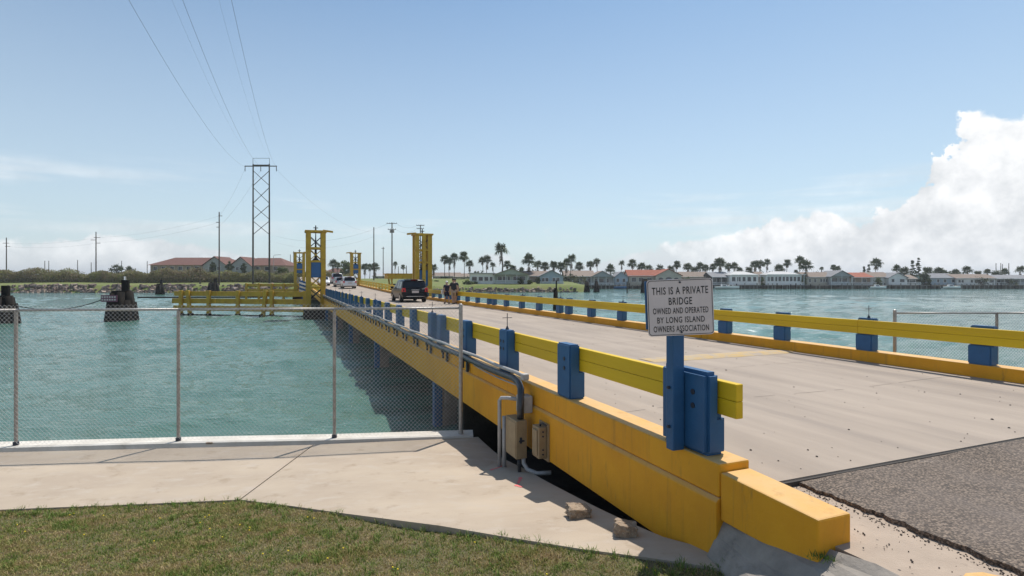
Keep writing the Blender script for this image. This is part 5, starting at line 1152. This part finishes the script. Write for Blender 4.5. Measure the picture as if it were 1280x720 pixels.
P_ = [(416, 324.5, 240, 9, 'palm left of the round tree beyond the cars'), (422, 328, 238, 7, 'small palm touching the round tree beyond the cars'), (456, 329, 215, 8, 'left palm of three beyond the far right tower'), (462, 330, 222, 7, 'middle palm of three beyond the far right tower'), (469, 329, 212, 9, 'right palm of three near the tall bare pole'), (494, 327, 230, 5, 'thin palm just right of the cross armed pole'), (504, 331, 235, 5, 'thin short palm left of the right tower'), (542, 330, 190, 8, 'palm just right of the right tower'), (556, 319, 190, 9, 'left palm of the pair above the walkers'), (562, 322, 188, 8, 'lower palm between the pair above the walkers'), (568, 317, 190, 9, 'right palm of the pair above the walkers'), (580, 315, 190, 10, 'palm above the left end of the white sunroom house'), (587, 325, 195, 8, 'short palm behind the white sunroom house'), (603, 321, 192, 8, 'left palm of two above the sunroom roof'), (609, 319.5, 190, 9, 'right palm of two above the sunroom roof'), (616, 328, 200, 6, 'small palm left of the tall shaggy palm'), (634, 326, 192, 8, 'palm half hidden right of the tall shaggy palm'), (641, 331, 200, 7, 'small palm behind the pale green ridge'), (652, 334, 203, 6, 'low palm right of the pale green ridge'), (661, 318, 182, 13, 'dense palm above the pinkish house'), (672, 326, 188, 9, 'palm just left of the pale blue gable'), (681, 328, 190, 9, 'palm above the pale blue gable'), (692, 326, 190, 9, 'palm right of the pale blue gable'), (701, 328, 192, 10, 'palm above the left end of the long tan roof'), (708, 324, 195, 9, 'palm just left of the round crowned tall palm'), (714, 318, 196, 10, 'tall round crowned palm over the long tan roof'), (724, 328, 222, 9, 'bushy palm right of the tall round crowned palm'), (738, 326, 222, 8, 'left palm of two above the grey gable'), (746, 323, 222, 8, 'right slender palm of two above the grey gable'), (763, 331, 222, 10, 'wide low palm above the small pale blue gable'), (777, 325.5, 222, 6, 'thin solitary palm left of the red tile roof'), (790.5, 324.5, 222, 9, 'neat round palm over the left end of the red tile roof'), (802, 328, 225, 9, 'second palm over the red tile roof'), (811, 331, 227, 8, 'third lower palm over the red tile roof'), (825, 331, 230, 8, 'low palm over the arched gable'), (839, 332, 225, 8, 'low palm right of the arched gable peak'), (846, 326.5, 224, 8, 'taller palm right of the arched gable peak'), (860, 328.5, 224, 9, 'palm above the tan low roof, left'), (868, 334, 226, 8, 'low palm above the tan low roof'), (875, 328.5, 224, 9, 'palm above the tan low roof, right'), (882, 331, 228, 8, 'palm left of the dark porch house'), (891, 330, 222, 7, 'slim palm above the dark porch roof'), (900, 322, 215, 12, 'dense tall palm above the dark porch'), (911, 329, 222, 8, 'palm above the left end of the white curved porch'), (918, 328.5, 224, 8, 'palm above the white curved porch, second'), (925, 334, 226, 7, 'low palm above the white curved porch'), (936, 334, 222, 9, 'wide low palm above the white curved porch roof right part'), (944, 325.5, 218, 9, 'left palm of a close pair above the narrow pinkish house'), (950, 325, 218, 9, 'right palm of a close pair above the narrow pinkish house'), (959, 324, 224, 7, 'slender palm above the left end of the largest white house'), (974, 331, 224, 10, 'wide low palm above the largest white house'), (984, 324.5, 222, 8, 'wind tipped palm above the largest white house'), (995, 337, 228, 4, 'tiny palm behind the largest white house'), (1000, 320.5, 216, 10, 'tallest palm right of the largest white house'), (1007.5, 325.5, 206.5, 12, 'shaggy palm at the gap right of the largest white house'), (1027, 333.5, 240, 4, 'tiny distant palm above the cream house'), (1042, 331, 226, 6, 'left palm of two above the blue grey gable'), (1047, 332, 227, 6, 'right palm of two above the blue grey gable'), (1095, 323.5, 219, 11, 'stout palm above the red roofed houses'), (1121, 331.5, 223, 8, 'palm above the white gabled house'), (1130, 334, 224, 10, 'low spreading palm left of the two dark pines'), (1159, 334.5, 222, 11, 'low spreading palm right of the two dark pines'), (1173, 334, 222, 10, 'round palm above the pale blue house'), (1181, 338, 224, 7, 'low palm right of the round palm over the pale blue house'), (1194, 337, 223, 8, 'low palm left of the long white house'), (1209, 333, 221, 9, 'round palm above the long white house'), (1222, 339, 224, 8, 'low palm above the middle of the long white house'), (1234, 336, 224, 6, 'palm above the right end of the long white house'), (1245, 338, 226, 9, 'low bushy palm left of the dark roof'), (1256, 336, 224, 7, 'palm above the dark roofed house'), (1275, 332.5, 221, 8, 'palm at the right edge of the row')]
for i, (x, yt, Y, cw, lb) in enumerate(P_): palm(x, yt, Y, cw * 1.42, lb, i)
palm(626.5, 304, 186, 19, 'tallest shaggy palm with a thick brown skirt', 0, thick=2.4)

def tree(label, x, ytop, Y, wpx, lm, nl=900, trunk=.35, conic=False, cat='tree', name='broadleaf_tree', leaf=.30, hpx=None, zb=None):
    s = Y / F; X = (x - HX) * s; zt = EYE - (ytop - HY) * s; z0 = landz(X, Y) if zb is None else zb; H_ = zt - z0; w = wpx * s / 2
    o = thing(name, label, cat, (X, Y, z0 - .05)); r_ = random.Random(int(x * 7)); tb = H_ * trunk
    t_ = MB().tube([(0, 0, 0), (.03, 0, tb), (0, .05, H_ * .85)], [max(.12, w * .09), max(.1, w * .07), .03], 7)
    for k in range(6):
        th = k * 1.05 + r_.random(); z = tb + (H_ - tb) * r_.uniform(.0, .5); t_.tube([(0, 0, z), (w * .6 * cos(th), w * .6 * sin(th), z + (H_ - tb) * .25)], [w * .05 + .02, .02], 5)
    t_.build('trunk', trunkm, o)
    cl = []
    for k in range(26 if not conic else 40):
        f_ = r_.random(); z = tb + (H_ - tb) * (f_ * .9 + .05)
        rad = w * (sqrt(max(0, 1 - (2 * f_ - .9) ** 2 / 1.25)) if not conic else (1 - f_) * .95 + .08) * sqrt(r_.random()); th = r_.uniform(0, 2 * pi)
        cl.append((Vector((rad * cos(th), rad * sin(th), z)), w * r_.uniform(.2, .42) * (1 if not conic else .55)))
    mb = MB()
    for k in range(nl):
        c, cr_ = r_.choice(cl); p = c + Vector((r_.gauss(0, .5), r_.gauss(0, .5), r_.gauss(0, .42 if not conic else .12))) * cr_
        a_ = Vector((r_.gauss(0, 1), r_.gauss(0, 1), r_.gauss(0, .6))).normalized() * leaf; b_ = a_.cross(Vector((r_.gauss(0, 1), r_.gauss(0, 1), r_.gauss(0, 1)))).normalized() * leaf * .6
        mb.add([p - a_, p - b_, p + a_, p + b_], [(0, 1, 2, 3)])
    mb.build('crown', lm, o, fix=False); return o
tree('round green tree beyond the cars on the bridge', 432, 326.5, 236, 18, leafmid, 1500, .2, leaf=.4)
tree('tall dark pine with tiered branches, left of a close pair', 1140.5, 324, 218, 11, leafdk, 1200, .12, True, name='pine_tree')
tree('tall dark pine with tiered branches, right of a close pair', 1148, 320, 219, 11, leafdk, 1000, .12, True, name='pine_tree')
tree('left dark cypress above the red roofs', 1080, 331, 221, 8, leafdk, 700, .1, True, name='cypress_tree')
tree('right dark cypress above the red roofs', 1086, 329.5, 221, 8, leafdk, 700, .1, True, name='cypress_tree')
tree('large dark shrub left of the pale blue house at right', 1156, 342, 204.6, 15, leafdk, 1200, .08, name='shrub', cat='shrub')
tree('dark rounded tree left in the distance above the brush', 146, 331.5, 232, 16, leafdk, 900, .2)
tree('second dark rounded tree beside it toward the apartments', 162, 333, 236, 12, leafdk, 700, .2)
tree('dark shrubby tree in front of the right gable of the long apartment block', 320 - 54, 328, 205, 9, leafdk, 700, .3)
tree('dark tree between the two apartment blocks', 287, 326, 206, 8, leafdk, 700, .3)
tree('small dark tree before the left gable of the shorter block', 304, 329, 205, 7, leafdk, 600, .3)
tree('bright yellow green shrub at the right end of the brush', 352, 336, 182, 22, leafmid, 1500, .1, name='shrub', cat='shrub', leaf=.35)
tree('bare dark twiggy shrub at the water side of the brush', 250, 336, 160, 22, skirtm, 500, .3, name='shrub', cat='shrub', leaf=.22)
sh = [(594, 'low green shrub at the left foot of the sunroom house', 352, 162, 6), (651, 'dark shrub between pale green and pinkish houses', 347, 162, 7), (662, 'low green shrub right of the pale green house', 350, 161, 6), (672, 'dark green shrub left of the pale blue gable', 346, 166, 6), (545, 'clipped green shrub behind the rail left of the walkers', 352, 158, 8), (585, 'green shrub by the wall right of the walkers', 351.5, 158, 12), (556, 'dark shrub under the palms behind the walkers', 347, 186, 10), (860, 'bush below the tan low house', 346, 204.7, 12), (953, 'bush before the narrow pinkish house', 346, 204.8, 6), (1005, 'bush in the gap right of the largest white house', 345, 204.8, 6), (1098, 'bush hanging over the dock below the red roofs', 347, 204.5, 10), (1226, 'dark hedge bush before the long white house', 347, 204.6, 20), (1262, 'dark bush in the carport at the right edge', 348, 204.6, 16)]
for x, lb, yt, Y, w_ in sh: tree(lb, x, yt, Y, w_, leafdk if 'dark' in lb else leafmid, 420, .1, name='shrub', cat='shrub', leaf=.24)

# brush belt on the left bank
def brush():
    m = rnd_mat('brush_leaf', [(0.17, 0.12, 0.08), (0.27, 0.20, 0.14), (0.20, 0.19, 0.08), (0.26, 0.27, 0.09), (0.38, 0.36, 0.16)], .85, .35, patch=(.10, .55))
    rng = np.random.default_rng(8); N = 90000
    x = rng.uniform(-175, -50, N); dp = rng.uniform(0, 1, N) ** 1.6 * 13; y = 168 + 3 * np.sin(x * .13) + dp
    top = 3.15 + 0.75 * np.sin(x * .21 + 1) * np.sin(x * .077) + .55 * np.sin(x * .63 + y * .4) + .35 * np.sin(x * 1.7) + dp * .05
    top = np.where(x > -75, top * (.75 + .25 * np.clip((-55 - x) / 20, 0, 1)), top)
    z = 2.4 + 0.96 * np.clip(top, 1.2, 9) * rng.uniform(0, 1, N) ** .6
    u = rng.normal(size=(N, 3)); u /= np.linalg.norm(u, axis=1)[:, None]; v = np.cross(u, rng.normal(size=(N, 3))); v /= np.linalg.norm(v, axis=1)[:, None]
    s = rng.uniform(.10, .30, N)[:, None]; p = np.stack([x, y, z], 1)
    V = np.stack([p - u * s, p - v * s * .5, p + u * s, p + v * s * .5], 1).reshape(-1, 3)
    me = bpy.data.meshes.new('brush'); me.vertices.add(4 * N); me.vertices.foreach_set('co', V.ravel()); me.loops.add(4 * N); me.loops.foreach_set('vertex_index', np.arange(4 * N))
    me.polygons.add(N); me.polygons.foreach_set('loop_start', np.arange(N) * 4); me.polygons.foreach_set('loop_total', np.full(N, 4)); me.update(); me.materials.append(m)
    o = bpy.data.objects.new('brush', me); COL.objects.link(o); tag(o, 'belt of dry brown and green brush along the left bank', 'brush', kind='stuff')
    mb = MB()
    xs_ = np.linspace(-176, -50, 110)
    for xx in xs_:
        b = 168.5 + 3 * sin(xx * .13); h_ = 1.75 + .5 * sin(xx * .21 + 1) * sin(xx * .077)
        for (dy, z) in ((0.8, 2.2), (1.2, 2.5 + h_ * .6), (4, 2.6 + h_), (12, 2.6 + h_), (15, 2.4)): mb.v.append((xx, b + dy, z))
    for i in range(109):
        for j in range(4): mb.f.append((i * 5 + j, (i + 1) * 5 + j, (i + 1) * 5 + j + 1, i * 5 + j + 1))
    tag(mb.build('brush_mass', mat('brush_inside', (.085, .07, .04), (.13, .115, .055), .8, 1.0, c3=(.05, .042, .025)), fix=False), 'dark twiggy inside of the brush belt', 'brush', kind='stuff')
brush()
# riprap
rip = [mat('riprap_stone_pale', (.36, .28, .22), (.24, .18, .15), 1.2, .95), mat('riprap_stone_dark', (.17, .125, .10), (.10, .075, .065), 1.2, .95)]
RM = []
for k in range(8):
    me = rock_mesh(50 + k, 1.3, .9, .7, .16, 1); me.name = 'riprap_rock'; me.materials.clear(); me.materials.append(rip[0 if k % 3 else 1]); RM.append(me)
r_ = random.Random(12)
def riprap(n, xa, xb, label, group, s0=.55, s1=1.25, dm=3.0, fz=1.0):
    for i in range(n):
        x = r_.uniform(xa, xb); d = r_.uniform(-.6, dm); y = shoreY(x) + d; o = bpy.data.objects.new('riprap_rock', r_.choice(RM)); COL.objects.link(o)
        s = r_.uniform(s0, s1); o.location = (x, y, max(-.1, landz(x, y)) + .1); o.scale = (s * (1 + .5 * (fz < 1)), s, s * fz); o.rotation_euler = (r_.uniform(-.4, .4), r_.uniform(-.4, .4), r_.uniform(0, 6))
        tag(o, ('large ' if s > (s0 + s1) / 2 else 'small ') + ('pale ' if 'pale' in o.data.materials[0].name else 'dark ') + label, 'rock', group)
riprap(215, -128, -47, 'broken stone among the riprap below the left bank grass', 'riprap stones on the left bank')
riprap(80, -20, 17.5, 'low stone in the rubble edge below the canal house lawn', 'riprap stones below the canal house lawn', .35, .7, 1.3, .6)
mb = MB()
for i in range(620):
    x = r_.uniform(-132, -44) if i < 420 else r_.uniform(-22, 18); d = r_.uniform(-.8, 3.0 if i < 420 else 1.6); y = shoreY(x) + d; s = r_.uniform(.2, .5); c = Vector((x, y, max(-.1, landz(x, y)) + .1))
    mb.hexa([c + Vector((r_.uniform(.7, 1.2) * sx_ * s, r_.uniform(.7, 1.2) * sy_ * s, -s * .6)) for sx_, sy_ in ((-1, -1), (1, -1), (1, 1), (-1, 1))], [c + Vector((r_.uniform(.4, 1) * sx_ * s, r_.uniform(.4, 1) * sy_ * s, s * r_.uniform(.4, .9))) for sx_, sy_ in ((-1, -1), (1, -1), (1, 1), (-1, 1))])
tag(mb.build('small_rubble', rnd_mat('rubble_stone', [(.10, .075, .06), (.22, .16, .13), (.36, .28, .22)], .95)), 'small rubble filling the riprap banks', 'rubble', kind='stuff')

# ================================================================== POLES AND WIRES
def pole(label, x, ytop, Y, arms=(), r=.16, zb=None, m=None, trans=False, ins=True):
    s = Y / F; X = (x - HX) * s; zt = EYE - (ytop - HY) * s; z0 = landz(X, Y) if zb is None else zb; o = thing('utility_pole', label, 'utility pole', (X, Y, z0)); h = zt - z0
    MB().tube([(0, 0, -.3), (0, 0, h)], [r, r * .7], 8).build('shaft', m or wood, o)
    for (dy, w, cx) in arms:
        z = h - dy * s; a_ = MB().box(cx * s - w * s / 2, cx * s + w * s / 2, -r - .08, -r + .02, z - .07, z + .07).build('crossarm', wood, o)
        if ins and w > 6:
            for k in (-.46, -.2, .2, .46): MB().tube([(cx * s + w * s * k, -r, z + .07), (cx * s + w * s * k, -r, z + .32)], .05, 5).build('insulator', bolt, o)
    if trans:
        for sx_ in (-.38, .38): MB().tube([(sx_, 0, h - 13 * s), (sx_, 0, h - 9.5 * s)], .22, 8).build('transformer', galvpost, o)
    return o
pole('tall bare wooden pole standing right of the long apartment block', 274, 265, 150, ((5, 5, 2), (13, 5, -1), (19, 4, -1)), .2, ins=False)
pole('wooden pole above the brush left of centre left', 120, 290, 186, ((7, 8, 2), (10, 6, -3), (14, 6, 3)), .2, ins=False)
pole('wooden pole at the far left edge', 8, 297, 186, ((7, 8, 0), (11, 6, 2)), .18, ins=False)
pole('tall plain pole right of the far right tower', 467.3, 284, 150, (), .17)
pole('short pole with lamp bracket between the plain and cross armed poles', 479, 308.5, 190, ((2, 4, 0),), .16)
pole('cross armed pole with transformers left of the canopy', 490, 278, 150, ((1.5, 13, 0), (9, 10, 0)), .2, trans=True)
pole('double armed pole head showing above the right tower', 525.5, 281, 150, ((1, 10, 0), (5, 9, 0)), .17)
for x, yt, lb in ((56, 326, 'small distant pole, left of a close pair over the brush'), (61, 326, 'small distant pole, right of a close pair over the brush'), (97, 325, 'small distant pole left of the cross armed one'), (114, 328, 'faint distant pole beside the cross armed one'), (152, 326, 'small distant pole between the dark trees'), (184, 326.5, 'small distant pole at the left end of the apartments'), (363, 318, 'thin pole left of the far left tower'), (367, 314, 'slightly taller thin pole touching the far left tower'), (1245, 329, 'leftmost of four distant masts at the right'), (1251, 329, 'second of four distant masts at the right'), (1253, 330, 'third of four distant masts at the right'), (1261, 329, 'rightmost of four distant masts at the right'), (498, 333, 'stub pole left of the right tower, shorter'), (508, 332, 'stub pole nearest the right tower')):
    pole(lb, x, yt, 245 if x < 500 or x > 1000 else 200, (), .17)
lp_ = thing('street_lamp', 'slim curved street lamp over the shorter apartment block', 'street lamp', ((342 - HX) * 190 / F, 190, 3.7))
MB().tube([(0, 0, 0), (0, 0, 7.6), (.3, 0, 8.0), (1.9, 0, 8.1)], .07, 6).build('pole', galv, lp_); MB().box(1.8, 2.5, -.12, .12, 8.03, 8.15).build('lamp_head', galv, lp_)
# H-frame transmission structure
hf = thing('transmission_frame', 'tall two legged cross braced transmission structure', 'pylon', ((326.5 - HX) * 150 / F, 150, landz(-67, 150)))
hz = EYE + 144 / F * 150 - hf.location.z; hw_ = 10.3 / F * 150; dkw = mat('dark_frame_timber', (.07, .065, .045), (.045, .04, .03), 3, .85)
for s_ in (-1, 1): MB().tube([(s_ * hw_, 0, -.5), (s_ * hw_ * .98, 0, hz)], [.25, .16], 10).build('leg', dkw, hf)
s = 150 / F
for (ya, yb_) in ((213, 232), (234, 254), (256, 274), (276, 293)):
    za, zb_ = EYE + (HY - ya) * s - hf.location.z, EYE + (HY - yb_) * s - hf.location.z
    MB().bar((-hw_, -.1, za), (hw_, -.1, zb_), .13).build('brace', dkw, hf); MB().bar((-hw_, .1, zb_), (hw_, .1, za), .13).build('brace', dkw, hf)
MB().box(-hw_ * 1.95, hw_ * 1.95, -.32, -.2, hz - .75, hz - .5).box(-hw_ * .98, hw_ * .98, -.2, .2, hz - .5, hz - .2).build('crossarm', dkw, hf)
MB().box(-hw_ * 1.0, hw_ * 1.0, -.04, .04, hz + 1.5, hz + 1.58).box(-hw_ - .04, -hw_ + .04, -.04, .04, hz - .1, hz + 1.5).box(hw_ - .04, hw_ + .04, -.04, .04, hz - .1, hz + 1.5).build('shield_bracket', dkw, hf)
for k in (-1.9, 0, 1.9): MB().tube([(hw_ * k, -.26, hz - .75), (hw_ * k, -.26, hz - 2.0)], .09, 6).build('insulator', bolt, hf)
wirem = mat('dark_line_wire', (.05, .055, .06), None, rough=.5)
def line3(label, xs_near, x_far, zo, r=.014, Yn=48):
    Xn = (xs_near - HX) / F * Yn * (1); Xf = (x_far - HX) / F * 150; pts_ = []
    for Y in np.linspace(-70, 150, 60):
        q = Y - 48; h = 24 - .0247 * q + .000914 * q * q + zo; pts_.append((Xn + (Xf - Xn) * (Y - 48) / 102, Y, EYE + h - 1.5 * (Y > 1e9)))
    return tag(MB().tube(pts_, r, 5).build('power_line', wirem, smooth=True), label, 'power line')
line3('left heavy conductor sweeping up from the two legged structure', 168, 306.5, -.9)
line3('middle heavy conductor sweeping up from the two legged structure', 233, 326.5, -.9)
line3('right heavy conductor sweeping up from the two legged structure', 292, 345.5, -.9)
line3('left thin shield wire sweeping up from the two legged structure', 206, 316.5, 1.4, .006)
line3('right thin shield wire sweeping up from the two legged structure', 268, 337, 1.4, .006)
def w2(label, x0, y0, Y0, x1, y1, Y1, sg, r=.014): cable('power_line', atY(x0, y0, Y0), atY(x1, y1, Y1), sg, r, wirem, label, 'power line')
w2('faint line dropping left from the structure toward the bare pole', 306, 211, 150, 274, 270, 150, 1.0)
w2('second faint line dropping from the middle of the structure to the bare pole', 326, 212, 150, 273, 284, 150, 1.2)
w2('faint line falling right from the structure behind the far pole', 345, 211, 150, 467, 290, 230, 4, .014)
w2('sagging line from the bare pole to the left pole, upper', 274, 270, 150, 120, 297, 186, 1.2, .012)
w2('sagging line from the bare pole to the left pole, lower', 274, 278, 150, 120, 303, 186, 1.2, .012)
w2('line between the two left poles, upper', 120, 297, 186, 8, 304, 186, .9, .012)
w2('line between the two left poles, lower', 120, 304, 186, 8, 308, 186, .9, .012)
w2('line from behind the near left tower to the cross armed pole', 345, 295, 190, 484, 280, 150, 3, .016)
w2('lower line from behind the near left tower to the tall plain pole', 345, 303, 190, 467, 296, 150, 2.5, .012)
w2('line from the cross armed pole to the pole over the right tower, upper', 496, 280, 150, 521, 282, 150, .8, .014)
w2('line from the cross armed pole to the pole over the right tower, lower', 495, 287, 150, 521, 286, 150, 1.0, .014)
# lower planting behind the roofs: one mass nobody could count
def treeline():
    rng = np.random.default_rng(21); N = 26000
    xc = rng.uniform(-14, 205, 260); w = rng.uniform(1.5, 4.0, 260); hh = rng.uniform(3.0, 6.2, 260) * (.75 + .25 * np.sin(xc * .31))
    k = rng.integers(0, 260, N); u = rng.normal(size=(N, 3)); u /= np.linalg.norm(u, axis=1)[:, None]
    rr = rng.uniform(.5, 1, N) ** .5
    base = np.where(xc[k] < 24, 195.0, 236.0) - np.where(xc[k] < 24, 0, 0)
    x = xc[k] + u[:, 0] * w[k] * rr; y = base + u[:, 1] * w[k] * rr; z = 2.0 + np.abs(u[:, 2]) * hh[k] * rr
    a = rng.normal(size=(N, 3)); a /= np.linalg.norm(a, axis=1)[:, None]; b = np.cross(a, rng.normal(size=(N, 3))); b /= np.linalg.norm(b, axis=1)[:, None]
    s = rng.uniform(.2, .5, N)[:, None]; p = np.stack([x, y, z], 1)
    V = np.stack([p - a * s, p - b * s * .5, p + a * s, p + b * s * .5], 1).reshape(-1, 3)
    me = bpy.data.meshes.new('treeline'); me.vertices.add(4 * N); me.vertices.foreach_set('co', V.ravel()); me.loops.add(4 * N); me.loops.foreach_set('vertex_index', np.arange(4 * N))
    me.polygons.add(N); me.polygons.foreach_set('loop_start', np.arange(N) * 4); me.polygons.foreach_set('loop_total', np.full(N, 4)); me.update(); me.materials.append(leafdk)
    o = bpy.data.objects.new('treeline', me); COL.objects.link(o); tag(o, 'low dark garden foliage behind the canal houses', 'foliage', kind='stuff')
treeline()

# air: thin sea haze over the whole place
hz_m = bpy.data.materials.new('sea_haze'); hz_m.use_nodes = True; t = NT(hz_m.node_tree); t.n.remove(t.n['Principled BSDF'])
pv = t.node('ShaderNodeVolumePrincipled'); pv.inputs['Color'].default_value = (0.93, 0.96, 1.0, 1); pv.inputs['Density'].default_value = 0.00028; pv.inputs['Anisotropy'].default_value = 0.35
t.l.new(pv.outputs[0], t.n['Material Output'].inputs['Volume'])
tag(MB().box(-7000, 7000, -300, 7000, -4, 60).build('haze', hz_m), 'thin pale sea haze over the bay', kind='stuff')
